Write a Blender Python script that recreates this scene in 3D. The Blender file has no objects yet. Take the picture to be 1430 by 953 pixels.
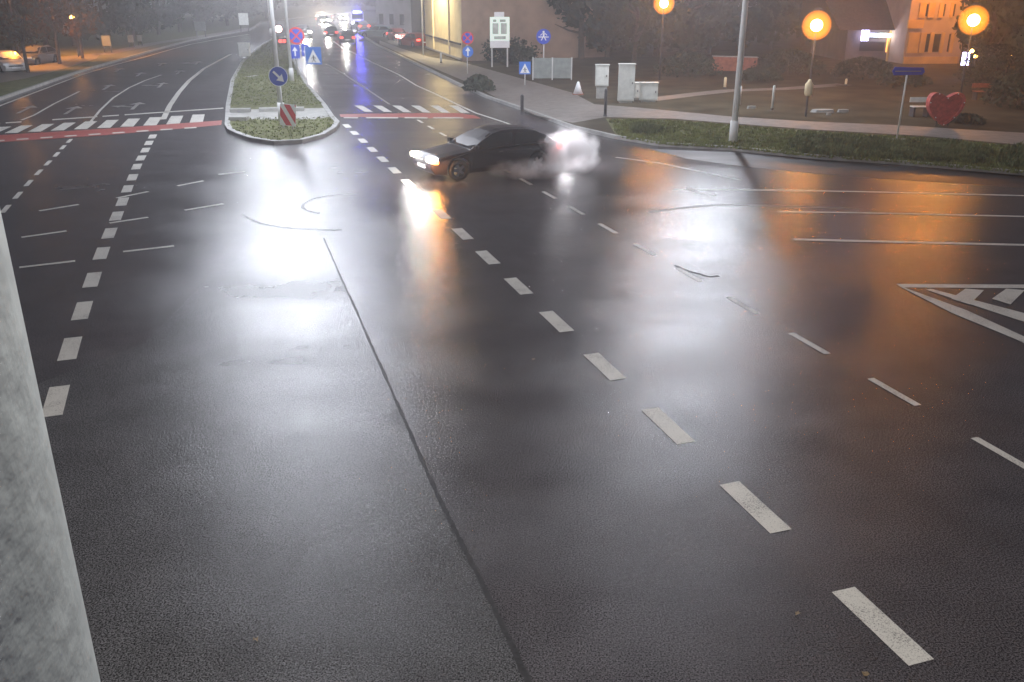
import bpy, bmesh, math, random
from math import sin, cos, pi, radians, atan, atan2, sqrt
from mathutils import Vector, Matrix
random.seed(7)
S = bpy.context.scene
COL = S.collection
# ------------------------------------------------------------------ camera
H, F, TH = 5.5, 1250.0, atan(491/1250)
cd = bpy.data.cameras.new('camera'); cam = bpy.data.objects.new('camera', cd); COL.objects.link(cam)
cam.location = (0, 0, H); cam.rotation_euler = (pi/2-TH, 0, 0)
cd.sensor_width = 36; cd.lens = 36*F/1430; cd.clip_end = 3000; cd.clip_start = 0.05
S.camera = cam
# ------------------------------------------------------------------ world (night glow of the town on low cloud)
w = bpy.data.worlds.new('World'); S.world = w; w.use_nodes = True
wn = w.node_tree.nodes; bg = wn['Background']
bg.inputs['Color'].default_value = (0.172, 0.166, 0.205, 1); bg.inputs['Strength'].default_value = 0.54
S.view_settings.view_transform = 'Standard'; S.view_settings.look = 'None'
S.view_settings.exposure = 0; S.view_settings.gamma = 1
try: S.cycles.volume_bounces = 3; S.cycles.max_bounces = 6; S.cycles.use_denoising = True
except Exception: pass

WHITE = (0.86, 0.90, 1.0); SODIUM = (1.0, 0.36, 0.045); WARM = (1.0, 0.66, 0.30)
def lamp(name, loc, power, color, radius, parent=None, spot=None, aim=None):
    l = bpy.data.lights.new(name, 'SPOT' if spot else 'POINT'); l.energy = power; l.color = color; l.shadow_soft_size = radius
    o = bpy.data.objects.new(name, l); COL.objects.link(o)
    if spot: l.spot_size = radians(spot); l.spot_blend = 0.6
    if parent: o.parent = parent
    o.location = loc
    if aim is not None: o.rotation_euler = Vector(aim).to_track_quat('-Z', 'Y').to_euler()
    return o

# ------------------------------------------------------------------ ground points
c_, s_ = cos(TH), sin(TH)
def G(u, v, z=0.0):
    x = (u-715)/F; y = (476.5-v)/F; k = (z-H)/(-s_+y*c_)
    return Vector((x*k, (c_+y*s_)*k, z))
def zat(p, v):           # height above ground point p seen on photo row v
    y = (476.5-v)/F
    return H + p[1]*(-s_+y*c_)/(c_+y*s_)
def mpp(p): return (p[1]*c_+ (H)*s_)/F     # metres per photo pixel at that depth

# ------------------------------------------------------------------ materials
def mat(name, color, rough=0.7, scale=3.0, var=0.25, metal=0.0, emit=None, estr=0.0, bump=0.0, bscale=40.0, spec=0.5, alpha=None, rvar=0.0, coat=0.0):
    m = bpy.data.materials.new(name); m.use_nodes = True; nt = m.node_tree; N = nt.nodes; L = nt.links
    b = N['Principled BSDF']; b.inputs['Roughness'].default_value = rough; b.inputs['Metallic'].default_value = metal
    b.inputs['Specular IOR Level'].default_value = spec
    if coat: b.inputs['Coat Weight'].default_value = coat; b.inputs['Coat Roughness'].default_value = 0.08
    tc = N.new('ShaderNodeTexCoord')
    n = N.new('ShaderNodeTexNoise'); n.inputs['Scale'].default_value = scale; n.inputs['Detail'].default_value = 6; L.new(tc.outputs['Object'], n.inputs['Vector'])
    r = N.new('ShaderNodeValToRGB'); r.color_ramp.elements[0].position = 0.3; r.color_ramp.elements[1].position = 0.7
    r.color_ramp.elements[0].color = tuple(x*(1-var) for x in color)+(1,); r.color_ramp.elements[1].color = tuple(min(1, x*(1+var)) for x in color)+(1,)
    L.new(n.outputs['Fac'], r.inputs['Fac']); L.new(r.outputs['Color'], b.inputs['Base Color'])
    if rvar:
        mr = N.new('ShaderNodeMapRange'); mr.inputs['From Min'].default_value = .3; mr.inputs['From Max'].default_value = .7
        mr.inputs['To Min'].default_value = max(0, rough-rvar); mr.inputs['To Max'].default_value = rough+rvar
        L.new(n.outputs['Fac'], mr.inputs['Value']); L.new(mr.outputs['Result'], b.inputs['Roughness'])
    if bump:
        n2 = N.new('ShaderNodeTexNoise'); n2.inputs['Scale'].default_value = bscale; n2.inputs['Detail'].default_value = 4; L.new(tc.outputs['Object'], n2.inputs['Vector'])
        bp = N.new('ShaderNodeBump'); bp.inputs['Strength'].default_value = bump; bp.inputs['Distance'].default_value = 0.02
        L.new(n2.outputs['Fac'], bp.inputs['Height']); L.new(bp.outputs['Normal'], b.inputs['Normal'])
    if emit is not None:
        b.inputs['Emission Color'].default_value = tuple(emit)+(1,); b.inputs['Emission Strength'].default_value = estr
    return m

def asphalt_mat(name, col, wet_lo, wet_hi, speck, offs=0.0):
    m = bpy.data.materials.new(name); m.use_nodes = True; nt = m.node_tree; N = nt.nodes; L = nt.links
    b = N['Principled BSDF']; tc = N.new('ShaderNodeTexCoord')
    def noise(scale, det=4, vec=None, st=None):
        n = N.new('ShaderNodeTexNoise'); n.inputs['Scale'].default_value = scale; n.inputs['Detail'].default_value = det
        mp = N.new('ShaderNodeMapping'); mp.inputs['Location'].default_value = (offs, offs*.7, 0)
        if st: mp.inputs['Scale'].default_value = st
        L.new(tc.outputs['Object'], mp.inputs['Vector']); L.new(mp.outputs['Vector'], n.inputs['Vector']); return n
    def mrange(src, a, bb, lo, hi):
        r = N.new('ShaderNodeMapRange'); r.inputs['From Min'].default_value = a; r.inputs['From Max'].default_value = bb
        r.inputs['To Min'].default_value = lo; r.inputs['To Max'].default_value = hi; L.new(src, r.inputs['Value']); return r.outputs['Result']
    def mth(op, a, bb):
        q = N.new('ShaderNodeMath'); q.operation = op
        for i, x in enumerate((a, bb)):
            if isinstance(x, (int, float)): q.inputs[i].default_value = x
            else: L.new(x, q.inputs[i])
        return q.outputs[0]
    fine = noise(60, 3); mid = noise(1.3, 5); big = noise(0.16, 4, st=(0.7, 1.7, 1)); rut = noise(0.22, 3, st=(0.35, 3.0, 1))
    sp = mth('MULTIPLY', mrange(fine.outputs['Fac'], .38, .62, 1-speck, 1+speck), mrange(noise(150, 2).outputs['Fac'], .4, .62, .55, 1.6))
    md = mrange(mid.outputs['Fac'], .3, .7, .85, 1.15)
    bgn = mrange(big.outputs['Fac'], .3, .7, .9, 1.1)
    k = mth('MULTIPLY', mth('MULTIPLY', sp, md), bgn)
    vm = N.new('ShaderNodeVectorMath'); vm.operation = 'SCALE'; vm.inputs[0].default_value = col; L.new(k, vm.inputs['Scale'])
    L.new(vm.outputs[0], b.inputs['Base Color'])
    wet = mth('MULTIPLY', mrange(big.outputs['Fac'], .3, .7, 0, 1), 0.6)
    wet = mth('ADD', wet, mth('MULTIPLY', mrange(rut.outputs['Fac'], .4, .62, 0, 1), 0.4))
    ro = mrange(wet, 0, 1, wet_hi, wet_lo)
    ro = mth('MULTIPLY', ro, mrange(mid.outputs['Fac'], .3, .7, .93, 1.07))
    L.new(ro, b.inputs['Roughness'])
    b.inputs['IOR'].default_value = 1.4
    bp = N.new('ShaderNodeBump'); bp.inputs['Distance'].default_value = 0.01
    L.new(mrange(wet, 0, 1, .42, .25), bp.inputs['Strength'])
    L.new(noise(105, 3).outputs['Fac'], bp.inputs['Height'])
    bp2 = N.new('ShaderNodeBump'); bp2.inputs['Distance'].default_value = 0.02; bp2.inputs['Strength'].default_value = .03
    L.new(noise(2.4, 3).outputs['Fac'], bp2.inputs['Height']); L.new(bp.outputs['Normal'], bp2.inputs['Normal'])
    bp3 = N.new('ShaderNodeBump'); bp3.inputs['Distance'].default_value = 0.012; bp3.inputs['Strength'].default_value = .36
    L.new(noise(30, 3).outputs['Fac'], bp3.inputs['Height']); L.new(bp2.outputs['Normal'], bp3.inputs['Normal'])
    L.new(bp3.outputs['Normal'], b.inputs['Normal'])
    return m

M = {}
M['asphalt'] = asphalt_mat('wet_asphalt', (.055, .051, .054), .16, .27, .8)
M['patch'] = asphalt_mat('older_asphalt', (.066, .066, .068), .17, .29, .85, 13)
M['dark_asphalt'] = asphalt_mat('dark_joint_asphalt', (.020, .019, .020), .35, .55, .5, 5)
M['tar'] = mat('bitumen_seam', (.024, .023, .024), .55, 8, .4, bump=.4, bscale=20, spec=.3)
M['tyre_mark'] = mat('rubber_mark', (.038, .035, .036), .36, 6, .4, spec=.4, bump=.5, bscale=60)
def paint_mat(name, col, lo, hi):
    m = bpy.data.materials.new(name); m.use_nodes = True; nt = m.node_tree; N = nt.nodes; L = nt.links; b = N['Principled BSDF']; tc = N.new('ShaderNodeTexCoord')
    n = N.new('ShaderNodeTexNoise'); n.inputs['Scale'].default_value = 75; n.inputs['Detail'].default_value = 3; L.new(tc.outputs['Object'], n.inputs['Vector'])
    n2 = N.new('ShaderNodeTexNoise'); n2.inputs['Scale'].default_value = 2.2; n2.inputs['Detail'].default_value = 5; L.new(tc.outputs['Object'], n2.inputs['Vector'])
    ad = N.new('ShaderNodeMath'); ad.operation = 'MULTIPLY_ADD'; ad.inputs[1].default_value = .5; L.new(n2.outputs['Fac'], ad.inputs[0]); L.new(n.outputs['Fac'], ad.inputs[2])
    r_ = N.new('ShaderNodeValToRGB'); e = r_.color_ramp.elements; e[0].position = lo; e[1].position = hi; e[0].color = (.10, .095, .09, 1); e[1].color = tuple(col)+(1,)
    L.new(ad.outputs[0], r_.inputs['Fac']); L.new(r_.outputs['Color'], b.inputs['Base Color']); b.inputs['Roughness'].default_value = .45
    bp = N.new('ShaderNodeBump'); bp.inputs['Strength'].default_value = .4; bp.inputs['Distance'].default_value = .008; L.new(n.outputs['Fac'], bp.inputs['Height']); L.new(bp.outputs['Normal'], b.inputs['Normal'])
    return m
M['paint'] = paint_mat('road_paint', (.56, .55, .50), .50, .74)
M['worn_paint'] = paint_mat('worn_road_paint', (.36, .35, .33), .62, .92)
M['red_paint'] = mat('red_cycle_paint', (.27, .06, .05), .5, 9, .3)
M['concrete'] = mat('concrete', (.32, .32, .30), .8, 4, .2, bump=.4)
M['paving'] = mat('paving', (.155, .14, .125), .6, 3, .22, bump=.4, bscale=9)
M['kerb'] = mat('kerbstone', (.30, .30, .29), .65, 2.5, .25, bump=.3)
M['grass'] = mat('grass_ground', (.12, .125, .06), .95, 5, .4, bump=.8, bscale=30, spec=.1)
M['blade'] = mat('grass_blades', (.15, .17, .06), .9, 2.0, .4, spec=.15)
M['weed'] = mat('weed_leaves', (.105, .125, .055), .9, 2.0, .4, spec=.15)
M['park'] = mat('park_soil', (.050, .042, .026), .95, 0.6, .45, bump=.6, bscale=10, spec=.1)
M['soil'] = mat('soil', (.045, .042, .034), .95, .5, .4, spec=.1)
M['leaf'] = mat('leaf', (.050, .058, .030), .85, .6, .45, spec=.2)
M['leaf_dark'] = mat('leaf_dark', (.030, .040, .024), .85, .6, .45, spec=.2)
M['leaf_brown'] = mat('leaf_autumn', (.105, .058, .025), .85, .6, .4, spec=.2)
M['bark'] = mat('bark', (.075, .055, .042), .9, 6, .4, bump=1, bscale=14)
M['galv'] = mat('galvanised_steel', (.58, .59, .58), .6, 2, .12)
M['mast'] = mat('weathered_mast', (.55, .62, .63), .62, 2.5, .10, metal=.0, bump=.25, bscale=12)
M['white_metal'] = mat('painted_white', (.62, .64, .60), .5, 4, .12)
M['grey_metal'] = mat('painted_grey', (.22, .25, .24), .5, 3, .2)
M['dark_metal'] = mat('dark_metal', (.04, .04, .045), .5, 5, .3)
M['sign_blue'] = mat('sign_blue', (.015, .06, .50), .35, 4, .1)
M['sign_light_blue'] = mat('sign_light_blue', (.03, .16, .60), .35, 4, .1)
M['sign_white'] = mat('sign_white', (.80, .82, .84), .4, 4, .05)
M['sign_red'] = mat('sign_red', (.60, .03, .03), .4, 4, .1)
M['heart'] = mat('heart_red', (.44, .075, .07), .6, 7, .3)
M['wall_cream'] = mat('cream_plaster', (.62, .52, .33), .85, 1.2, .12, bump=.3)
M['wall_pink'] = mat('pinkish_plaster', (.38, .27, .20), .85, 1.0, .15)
M['wall_grey'] = mat('grey_plaster', (.26, .25, .27), .85, .8, .2)
M['wall_ochre'] = mat('ochre_plaster', (.50, .30, .10), .85, 1, .2)
M['wall_dim'] = mat('dim_plaster', (.11, .09, .085), .85, 1, .2)
M['brick'] = mat('red_brick', (.26, .09, .055), .85, 5, .3)
M['roof'] = mat('roof_tiles', (.055, .042, .040), .8, 5, .3)
M['window_dark'] = mat('dark_window', (.018, .02, .025), .15, 4, .2)
M['tyre'] = mat('tyre_rubber', (.015, .015, .016), .7, 9, .2)
M['rim'] = mat('alloy_rim', (.30, .30, .32), .3, 9, .1, metal=.8)
M['car_dark'] = mat('dark_car_paint', (.016, .012, .017), .35, 3, .15, spec=.3)
M['car_white'] = mat('white_car_paint', (.6, .6, .6), .3, 3, .05, coat=.5)
M['car_green'] = mat('pale_green_car_paint', (.24, .34, .32), .3, 3, .05, coat=.5)
M['car_red'] = mat('red_car_paint', (.30, .04, .03), .3, 3, .05, coat=.5)
M['car_grey'] = mat('grey_car_paint', (.12, .12, .13), .3, 3, .05, coat=.5)
M['glass'] = mat('car_glass', (.008, .008, .011), .1, 3, .1, spec=.4)
M['leaf_litter'] = mat('dry_leaf', (.22, .16, .09), .8, 9, .3)
def em(name, color, s): M[name] = mat(name, tuple(min(1, x) for x in color), .4, 3, .02, emit=color, estr=s)
M['picture'] = mat('printed_picture', (.45, .50, .46), .5, 2, .3)
em('e_bulb', (1, .86, .55), 14)
em('e_white', (.9, .94, 1), 40); em('e_sodium', (1, .50, .12), 20); em('e_head', (1, .90, .72), 40); em('e_indicator', (1, .35, .03), 25)
em('e_tail', (1, .05, .03), 9); em('e_tail_dim', (1, .06, .04), 3); em('e_blue', (.08, .10, 1), 30); em('e_sign', (.62, .6, 1), 14); em('e_pink', (1, .62, .58), 6)
em('e_reverse', (.9, .92, 1), 30); em('e_wall_glow', (1, .45, .10), 1.6); em('e_banner', (.75, .9, .8), .35)

# ------------------------------------------------------------------ mesh helpers
class MB:
    def __init__(s): s.v = []; s.f = []
    def add(s, vs, fs):
        n = len(s.v); s.v += [tuple(x) for x in vs]; s.f += [tuple(i+n for i in f) for f in fs]; return s
    def box(s, lo, hi, rz=0, c=None):
        (x0, y0, z0), (x1, y1, z1) = lo, hi
        vs = [Vector(p) for p in ((x0,y0,z0),(x1,y0,z0),(x1,y1,z0),(x0,y1,z0),(x0,y0,z1),(x1,y0,z1),(x1,y1,z1),(x0,y1,z1))]
        if rz: R = Matrix.Rotation(rz, 3, 'Z'); vs = [R@p for p in vs]
        if c is not None: vs = [p+Vector(c) for p in vs]
        return s.add(vs, [(0,3,2,1),(4,5,6,7),(0,1,5,4),(1,2,6,5),(2,3,7,6),(3,0,4,7)])
    def tube(s, pts, rad, seg=10, cap=True):
        pts = [Vector(p) for p in pts]
        if not isinstance(rad, (list, tuple)): rad = [rad]*len(pts)
        vs = []; n = len(pts)
        for i, p in enumerate(pts):
            d = (pts[min(i+1, n-1)]-pts[max(i-1, 0)]).normalized()
            a = Vector((0, 0, 1)) if abs(d.z) < .9 else Vector((1, 0, 0))
            e1 = d.cross(a).normalized(); e2 = d.cross(e1)
            for k in range(seg): vs.append(p+(e1*cos(2*pi*k/seg)+e2*sin(2*pi*k/seg))*rad[i])
        fs = [(i*seg+k, i*seg+(k+1)%seg, (i+1)*seg+(k+1)%seg, (i+1)*seg+k) for i in range(n-1) for k in range(seg)]
        if cap: fs += [tuple(range(seg)), tuple(range((n-1)*seg, n*seg))[::-1]]
        return s.add(vs, fs)
    def lathe(s, prof, seg=16, c=(0,0,0)):
        vs = [(c[0]+r*cos(2*pi*k/seg), c[1]+r*sin(2*pi*k/seg), c[2]+z) for r, z in prof for k in range(seg)]
        n = len(prof)
        fs = [(i*seg+k, i*seg+(k+1)%seg, (i+1)*seg+(k+1)%seg, (i+1)*seg+k) for i in range(n-1) for k in range(seg)]
        fs += [tuple(range(seg))[::-1], tuple(range((n-1)*seg, n*seg))]
        return s.add(vs, fs)
    def prism(s, poly, z0, z1, bottom=True):     # horizontal polygon extruded up
        n = len(poly)
        vs = [(p[0], p[1], z0) for p in poly]+[(p[0], p[1], z1) for p in poly]
        fs = [tuple(range(n, 2*n))]+[(i, (i+1) % n, (i+1) % n+n, i+n) for i in range(n)]
        if bottom: fs.append(tuple(range(n))[::-1])
        return s.add(vs, fs)
    def sheet(s, poly, z): return s.add([(p[0], p[1], z) for p in poly], [tuple(range(len(poly)))])
    def plate(s, poly, y0, y1):                  # polygon in xz extruded along y
        n = len(poly)
        vs = [(p[0], y0, p[1]) for p in poly]+[(p[0], y1, p[1]) for p in poly]
        return s.add(vs, [tuple(range(n))[::-1], tuple(range(n, 2*n))]+[(i, (i+1) % n, (i+1) % n+n, i+n) for i in range(n)])
    def strip(s, pts, wd, z, z1=None):
        pts = [Vector((p[0], p[1], 0)) for p in pts]; L_ = []; R_ = []
        for i, p in enumerate(pts):
            d = (pts[min(i+1, len(pts)-1)]-pts[max(i-1, 0)]).normalized(); nn = Vector((-d.y, d.x, 0))*wd/2
            L_.append(p+nn); R_.append(p-nn)
        for i in range(len(pts)-1):
            q = [R_[i], R_[i+1], L_[i+1], L_[i]]
            if z1 is None: s.sheet(q, z)
        if z1 is not None:
            n = len(pts)
            vs = []
            for i in range(n):
                vs += [(R_[i].x, R_[i].y, z), (L_[i].x, L_[i].y, z), (L_[i].x, L_[i].y, z1), (R_[i].x, R_[i].y, z1)]
            fs = [(0,1,2,3), ((n-1)*4+3, (n-1)*4+2, (n-1)*4+1, (n-1)*4)]
            for i in range(n-1):
                for k in range(4): fs.append((i*4+k, i*4+(k+1) % 4, (i+1)*4+(k+1) % 4, (i+1)*4+k))
            s.add(vs, fs)
        return s
    def build(s, name, m, parent=None, smooth=False, loc=None, bevel=0):
        me = bpy.data.meshes.new(name); me.from_pydata(s.v, [], s.f); me.update()
        bm = bmesh.new(); bm.from_mesh(me); bmesh.ops.recalc_face_normals(bm, faces=bm.faces); bm.to_mesh(me); bm.free()
        me.materials.append(M[m] if isinstance(m, str) else m)
        if smooth: me.shade_smooth()
        o = bpy.data.objects.new(name, me); COL.objects.link(o)
        if parent: o.parent = parent
        if loc is not None: o.location = loc
        if bevel:
            b = o.modifiers.new('bevel', 'BEVEL'); b.width = bevel; b.segments = 2; b.limit_method = 'ANGLE'
        return o
def struct(o): o['kind'] = 'structure'; return o
def stuff(o): o['kind'] = 'stuff'; return o
def tag(o, label, cat, group=None):
    o['label'] = label; o['category'] = cat
    if group: o['group'] = group
    return o
def thing(name, loc, label, cat, rz=0, group=None):
    o = bpy.data.objects.new(name, None); COL.objects.link(o); o.location = loc; o.rotation_euler = (0, 0, rz); o.empty_display_size = .2
    return tag(o, label, cat, group)
def copy_tree(o, parent=None):
    c = o.copy(); COL.objects.link(c)
    if parent: c.parent = parent
    for ch in list(o.children): copy_tree(ch, c)
    return c
def PX(L_, z=0): return [G(u, v, z) for u, v in L_]
def lerp(a, b, t): return a+(b-a)*t

# ================================================================== ground and roads
struct(MB().sheet([(-700,-60),(700,-60),(700,1200),(-700,1200)], -.03).build('ground', 'soil'))
def ext(a, b, d): return b+(b-a).normalized()*d
rk = [(1430,245),(1258,230),(1139,222),(1023,210),(920,204),(860,194),(800,180),(740,158),(680,137),(640,119),(600,99),(560,80),(530,65),(508,52),(497,42),(500,34)]
lk = [(0,140),(115,100),(209,73),(267,57),(348,43)]
RK = PX(rk); LK = PX(lk)
R0 = ext(RK[1], RK[0], 60); L0 = ext(LK[1], LK[0], 60)
FARR = [Vector((-14,175,0)), Vector((30,260,0))]; FARL = [Vector((-45,170,0)), Vector((-40,260,0)), Vector((10,330,0))]
roadpoly = [Vector((L0.x-60,-30,0)), Vector((R0.x+40,-30,0)), R0]+RK+FARR+FARL[::-1]+LK[::-1]+[L0]
struct(MB().sheet(roadpoly, 0).build('road', 'asphalt'))
# older lighter asphalt left of the seam
seam = PX([(452,333),(463,358),(480,397),(497,432),(519,484),(540,530),(562,580),(585,633),(610,690),(640,750),(672,812),(705,880),(738,953),(790,1060)])
patch = [Vector((-9.5,2,0)), Vector((seam[-1].x, 2, 0))]+seam[::-1]+PX([(440,312),(395,330),(300,380),(200,480)])+[Vector((-9,9,0))]
struct(MB().sheet(patch, .0015).build('road_repair_patch', 'patch'))
def ragged(pts, w0, w1, sub=6, amp=.35):
    mb = MB(); q = []
    for i in range(len(pts)-1):
        for k in range(sub): q.append(pts[i].lerp(pts[i+1], k/sub))
    q.append(pts[-1]); n = len(q); Lp = []; Rp = []
    for i, p in enumerate(q):
        d = (q[min(i+1, n-1)]-q[max(i-1, 0)]).normalized(); nn = Vector((-d.y, d.x, 0)); ww = lerp(w0, w1, i/n)
        Lp.append(p+nn*ww*(.5+random.uniform(-amp, amp))); Rp.append(p-nn*ww*(.5+random.uniform(-amp, amp)))
    for i in range(n-1): mb.sheet([Rp[i], Rp[i+1], Lp[i+1], Lp[i]], .003)
    return mb
struct(ragged(seam, .03, .06, 12, .22).build('road_seam', 'tar'))
# skid circles left by the drifting car
def arc(cx, cy, r, a0, a1, n=26): return [Vector((cx+r*cos(lerp(a0, a1, i/n)), cy+r*sin(lerp(a0, a1, i/n)), 0)) for i in range(n+1)]
q = G(490, 285)
for r, a0, a1, ww in ((1.3, 1.6, 4.2, .10), (2.9, 3.6, 4.8, .10)):
    struct(ragged(arc(q.x, q.y, r, a0, a1), ww, ww*.8, 2).build('tyre_mark', 'tyre_mark'))
for pts in ([(905,296),(1000,286),(1087,288),(1200,292)],):
    struct(ragged(PX(pts), .16, .12, 5).build('tyre_mark', 'tyre_mark'))

def dash_line(centres, length, width, name, m='paint', jitter=.02):
    pts = [G(*p) for p in centres]; mb = MB()
    for i, p in enumerate(pts):
        a = pts[max(i-1, 0)]; b = pts[min(i+1, len(pts)-1)]; d = (b-a).normalized(); nn = Vector((-d.y, d.x, 0))
        l = length*(1+random.uniform(-jitter, jitter))/2; wd = width/2
        mb.sheet([p-d*l-nn*wd, p+d*l-nn*wd, p+d*l+nn*wd, p-d*l+nn*wd], .005)
    return struct(mb.build(name, m))
# heavy centre dashes: constant 2.13 m pitch on one straight line
A_, B_ = G(1229,872), G(495,186)
L_tot = (B_-A_).length; dr = (B_-A_)/L_tot; pitch = (G(645,327)-A_).length/7
def straight(A, B, pitch, length, width, skip=(), start=0, name='lane_marking', m='paint', taper=False):
    d = (B-A).normalized(); nn = Vector((-d.y, d.x, 0)); n = int((B-A).length/pitch)+1; mb = MB()
    for k in range(start, n+1):
        if k in skip: continue
        p = A+d*pitch*k; l = length/2; wd = width/2
        # ends are cut parallel to the cross street as in the photograph
        mb.sheet([p-d*l-nn*wd, p+d*l-nn*wd, p+d*l+nn*wd, p-d*l+nn*wd], .005)
    return struct(mb.build(name, m))
straight(A_, B_, pitch, 1.08, .27, start=-1)
A2, B2 = G(1403,636), G(580,166)
straight(A2, B2, (G(1043,426)-A2).length/3, 1.0, .12, start=-2)
dash_line([(78,560),(98,487),(115,434),(129,391),(142,354),(153,326),(163,302),(171,282),(178,264),(185,248),(191,233),(197,221),(203,210),(208,200),(213,191)], 1.05, .28, 'lane_marking')
dash_line([(-8,312),(8,292),(25,273),(40,256),(54,241),(67,228),(79,216),(88,206),(97,197)], .95, .14, 'lane_marking')
mb = MB()
for a, b in (((55,295),(110,286)), ((30,332),(93,323)), ((27,374),(105,365)), ((172,352),(243,344)), ((153,312),(207,304)), ((163,277),(207,268)), ((248,260),(284,253)), ((258,294),(312,285)), ((305,244),(342,240))):
    mb.strip([G(*a), G(*b)], .13, .0065)
struct(mb.build('lane_marking', 'paint'))
def line(pts, wd, m='paint', name='lane_marking', z=.005): return struct(MB().strip(PX(pts), wd, z).build(name, m))
line([(-60,172),(0,148),(58,126),(116,104),(160,91),(209,78),(240,69),(267,62),(310,54),(348,48)], .16)
line([(127,170),(140,154),(158,137),(180,123),(202,113),(225,105)], .12)
line([(228,167),(237,148),(250,129),(264,113),(285,96),(322,76)], .26)
line([(30,168),(48,161),(76,145),(111,128)], .12)
line([(457,90),(479,103),(497,114.6),(520,130),(544,146)], .12, 'worn_paint')
line([(466,58),(479,68),(494,74),(519,87),(557,104.5),(582,120),(607,131),(633,143.5),(664,158),(704,171),(732,181),(800,203)], .13)
line([(860,220),(920,228),(1035,252)], .13, 'worn_paint')
line([(940,265.6),(1087,265.8),(1200,268),(1430,273.6),(1600,278)], .12)
line([(1087,296),(1200,297.5),(1430,302.7),(1600,307)], .12)
line([(1107,334.6),(1200,337),(1430,342.5),(1600,347)], .17)
line([(960,262),(975,270),(1000,274)], .2, 'worn_paint')
mb = MB()   # hatched triangle
mb.sheet(PX([(1251,397),(1600,399),(1600,404),(1262,402)]), .005)
mb.sheet(PX([(1253,399),(1262,402),(1350,434),(1560,530),(1560,544),(1420,475),(1330,438)]), .0065)
mb.sheet(PX([(1292,405),(1300,404),(1430,438),(1560,480),(1560,488),(1420,447)]), .008)
for x in (1328, 1385, 1442): mb.sheet(PX([(x,418),(x+26,424+2),(x+46,406),(x+20,404)]), .0095)
struct(mb.build('hatched_marking', 'paint'))
# crossings
mb = MB()
for k in range(-5, 6):
    mb.sheet(PX([(103+32.3*k,181-1.75*k),(121.5+32.3*k,180.6-1.75*k),(136+30*k,169.5-1.9*k),(119+30*k,170-1.9*k)]), .005)
for k in range(-3, 3):
    mb.sheet(PX([(590+27*k,157.2+.3*k),(602+27*k,157.6+.3*k),(586+26.5*k,148),(574+26.5*k,147.6)]), .005)
struct(mb.build('zebra_crossing', 'paint'))
mb = MB(); mb.sheet(PX([(-60,205),(-60,193),(0,189),(150,180),(310,168.5),(309,175),(150,189),(0,199)]), .0058)
mb.sheet(PX([(474,160),(520,159),(600,158.5),(640,158.5),(662,161.5),(672,166),(600,165.5),(540,164),(476,164)]), .0058)
struct(mb.build('cycle_crossing', 'red_paint'))
mb = MB()
for k in range(-4, 6): mb.sheet(PX([(90+33.5*k,191.5-2.25*k),(107+33.5*k,190.5-2.25*k),(107+33.5*k,189-2.25*k),(90+33.5*k,190-2.25*k)]), .008)
for x0, x1 in ((480,500),(511,556),(565,597),(605,647)): mb.sheet(PX([(x0,165.6),(x1,165.8),(x1,164.3),(x0,164.1)]), .008)
for x0, x1 in ((-40,0),(8,30),(73,136),(143,166),(174,312)):
    f = lambda x: 170.5-(x-40)*.068
    mb.sheet(PX([(x0,f(x0)),(x1,f(x1)),(x1,f(x1)-1.3),(x0,f(x0)-1.3)]), .005)
struct(mb.build('lane_marking', 'paint'))
# lane arrows on the left carriageway
mb = MB()
def arrow(u, v, turn=0, L_=3.2):
    p = G(u, v); d = (G(202,113)-G(130,168)).normalized(); n = Vector((-d.y, d.x, 0))
    mb.strip([p-d*L_/2, p+d*L_*.2], .18, .005)
    mb.sheet([p+d*L_*.2-n*.4, p+d*L_*.5, p+d*L_*.2+n*.4], .005)
    if turn: mb.strip([p-d*.6, p-d*.1+n*turn*.7], .18, .0065); mb.sheet([p+d*.2+n*turn*.5, p-d*.5+n*turn*.8, p+d*.15+n*turn*1.2], .0065)
for u, v, t in ((100,154,0),(190,148,1),(36,153,0),(150,122,0),(225,119,1),(195,104,0),(250,101,0),(225,90,0),(275,88,1),(165,98,0)): arrow(u, v, t)
struct(mb.build('lane_arrows', 'worn_paint'))

# ---- raised ground
Z = .12
def raised(poly, name, m, z1=Z): return struct(MB().prism([(p[0], p[1]) for p in poly], -.02, z1, False).build(name, m))
rightpoly = [R0, Vector((R0.x+60, 20, 0)), Vector((260, 60, 0)), Vector((260, 420, 0)), Vector((32, 420, 0))]+[FARR[1], FARR[0]]+RK[::-1]
raised(rightpoly, 'park_ground', 'park')
struct(MB().strip([R0]+RK, .16, -.01, .14).build('kerb', 'kerb'))
leftpoly = [L0]+LK+FARL+[Vector((10, 420, 0)), Vector((-300, 420, 0)), Vector((-300, 30, 0))]
raised(leftpoly, 'left_verge', 'grass')
struct(MB().strip([L0]+LK+FARL[:2], .2, -.01, .14).build('kerb', 'kerb'))
pav = PX([(530,57),(560,68),(600,80),(646,87),(717,107),(800,130),(830,146),(885,150),(1019,163),(1130,170),(1248,175),(1430,186)], Z)
pav += [ext(pav[-2], pav[-1], 40)]
pb = PX([(1430,203),(1285,190),(1130,181),(938,166),(846,164),(800,172),(750,162),(690,135),(650,114),(600,93),(560,75),(530,62)], Z)
pav += [ext(pb[1], pb[0], 40)]+pb
struct(MB().sheet(pav, Z+.006).build('pavement', 'paving'))
verge = [p for p in PX([(846,166),(938,168),(1130,183),(1285,192),(1430,205)], Z)]
verge += [ext(verge[-2], verge[-1], 40), ext(RK[1], RK[0], 38)+Vector((0, .12, 0))]+[p+Vector((0, .12, 0)) for p in RK[:6]]
struct(MB().sheet(verge, Z+.004).build('grass_verge', 'grass'))
struct(MB().sheet(PX([(-40,100),(-40,122),(0,116),(35,110),(80,99),(135,82),(141,74),(90,79),(40,84),(0,90)], Z), Z+.006).build('car_park', 'paving'))
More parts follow.
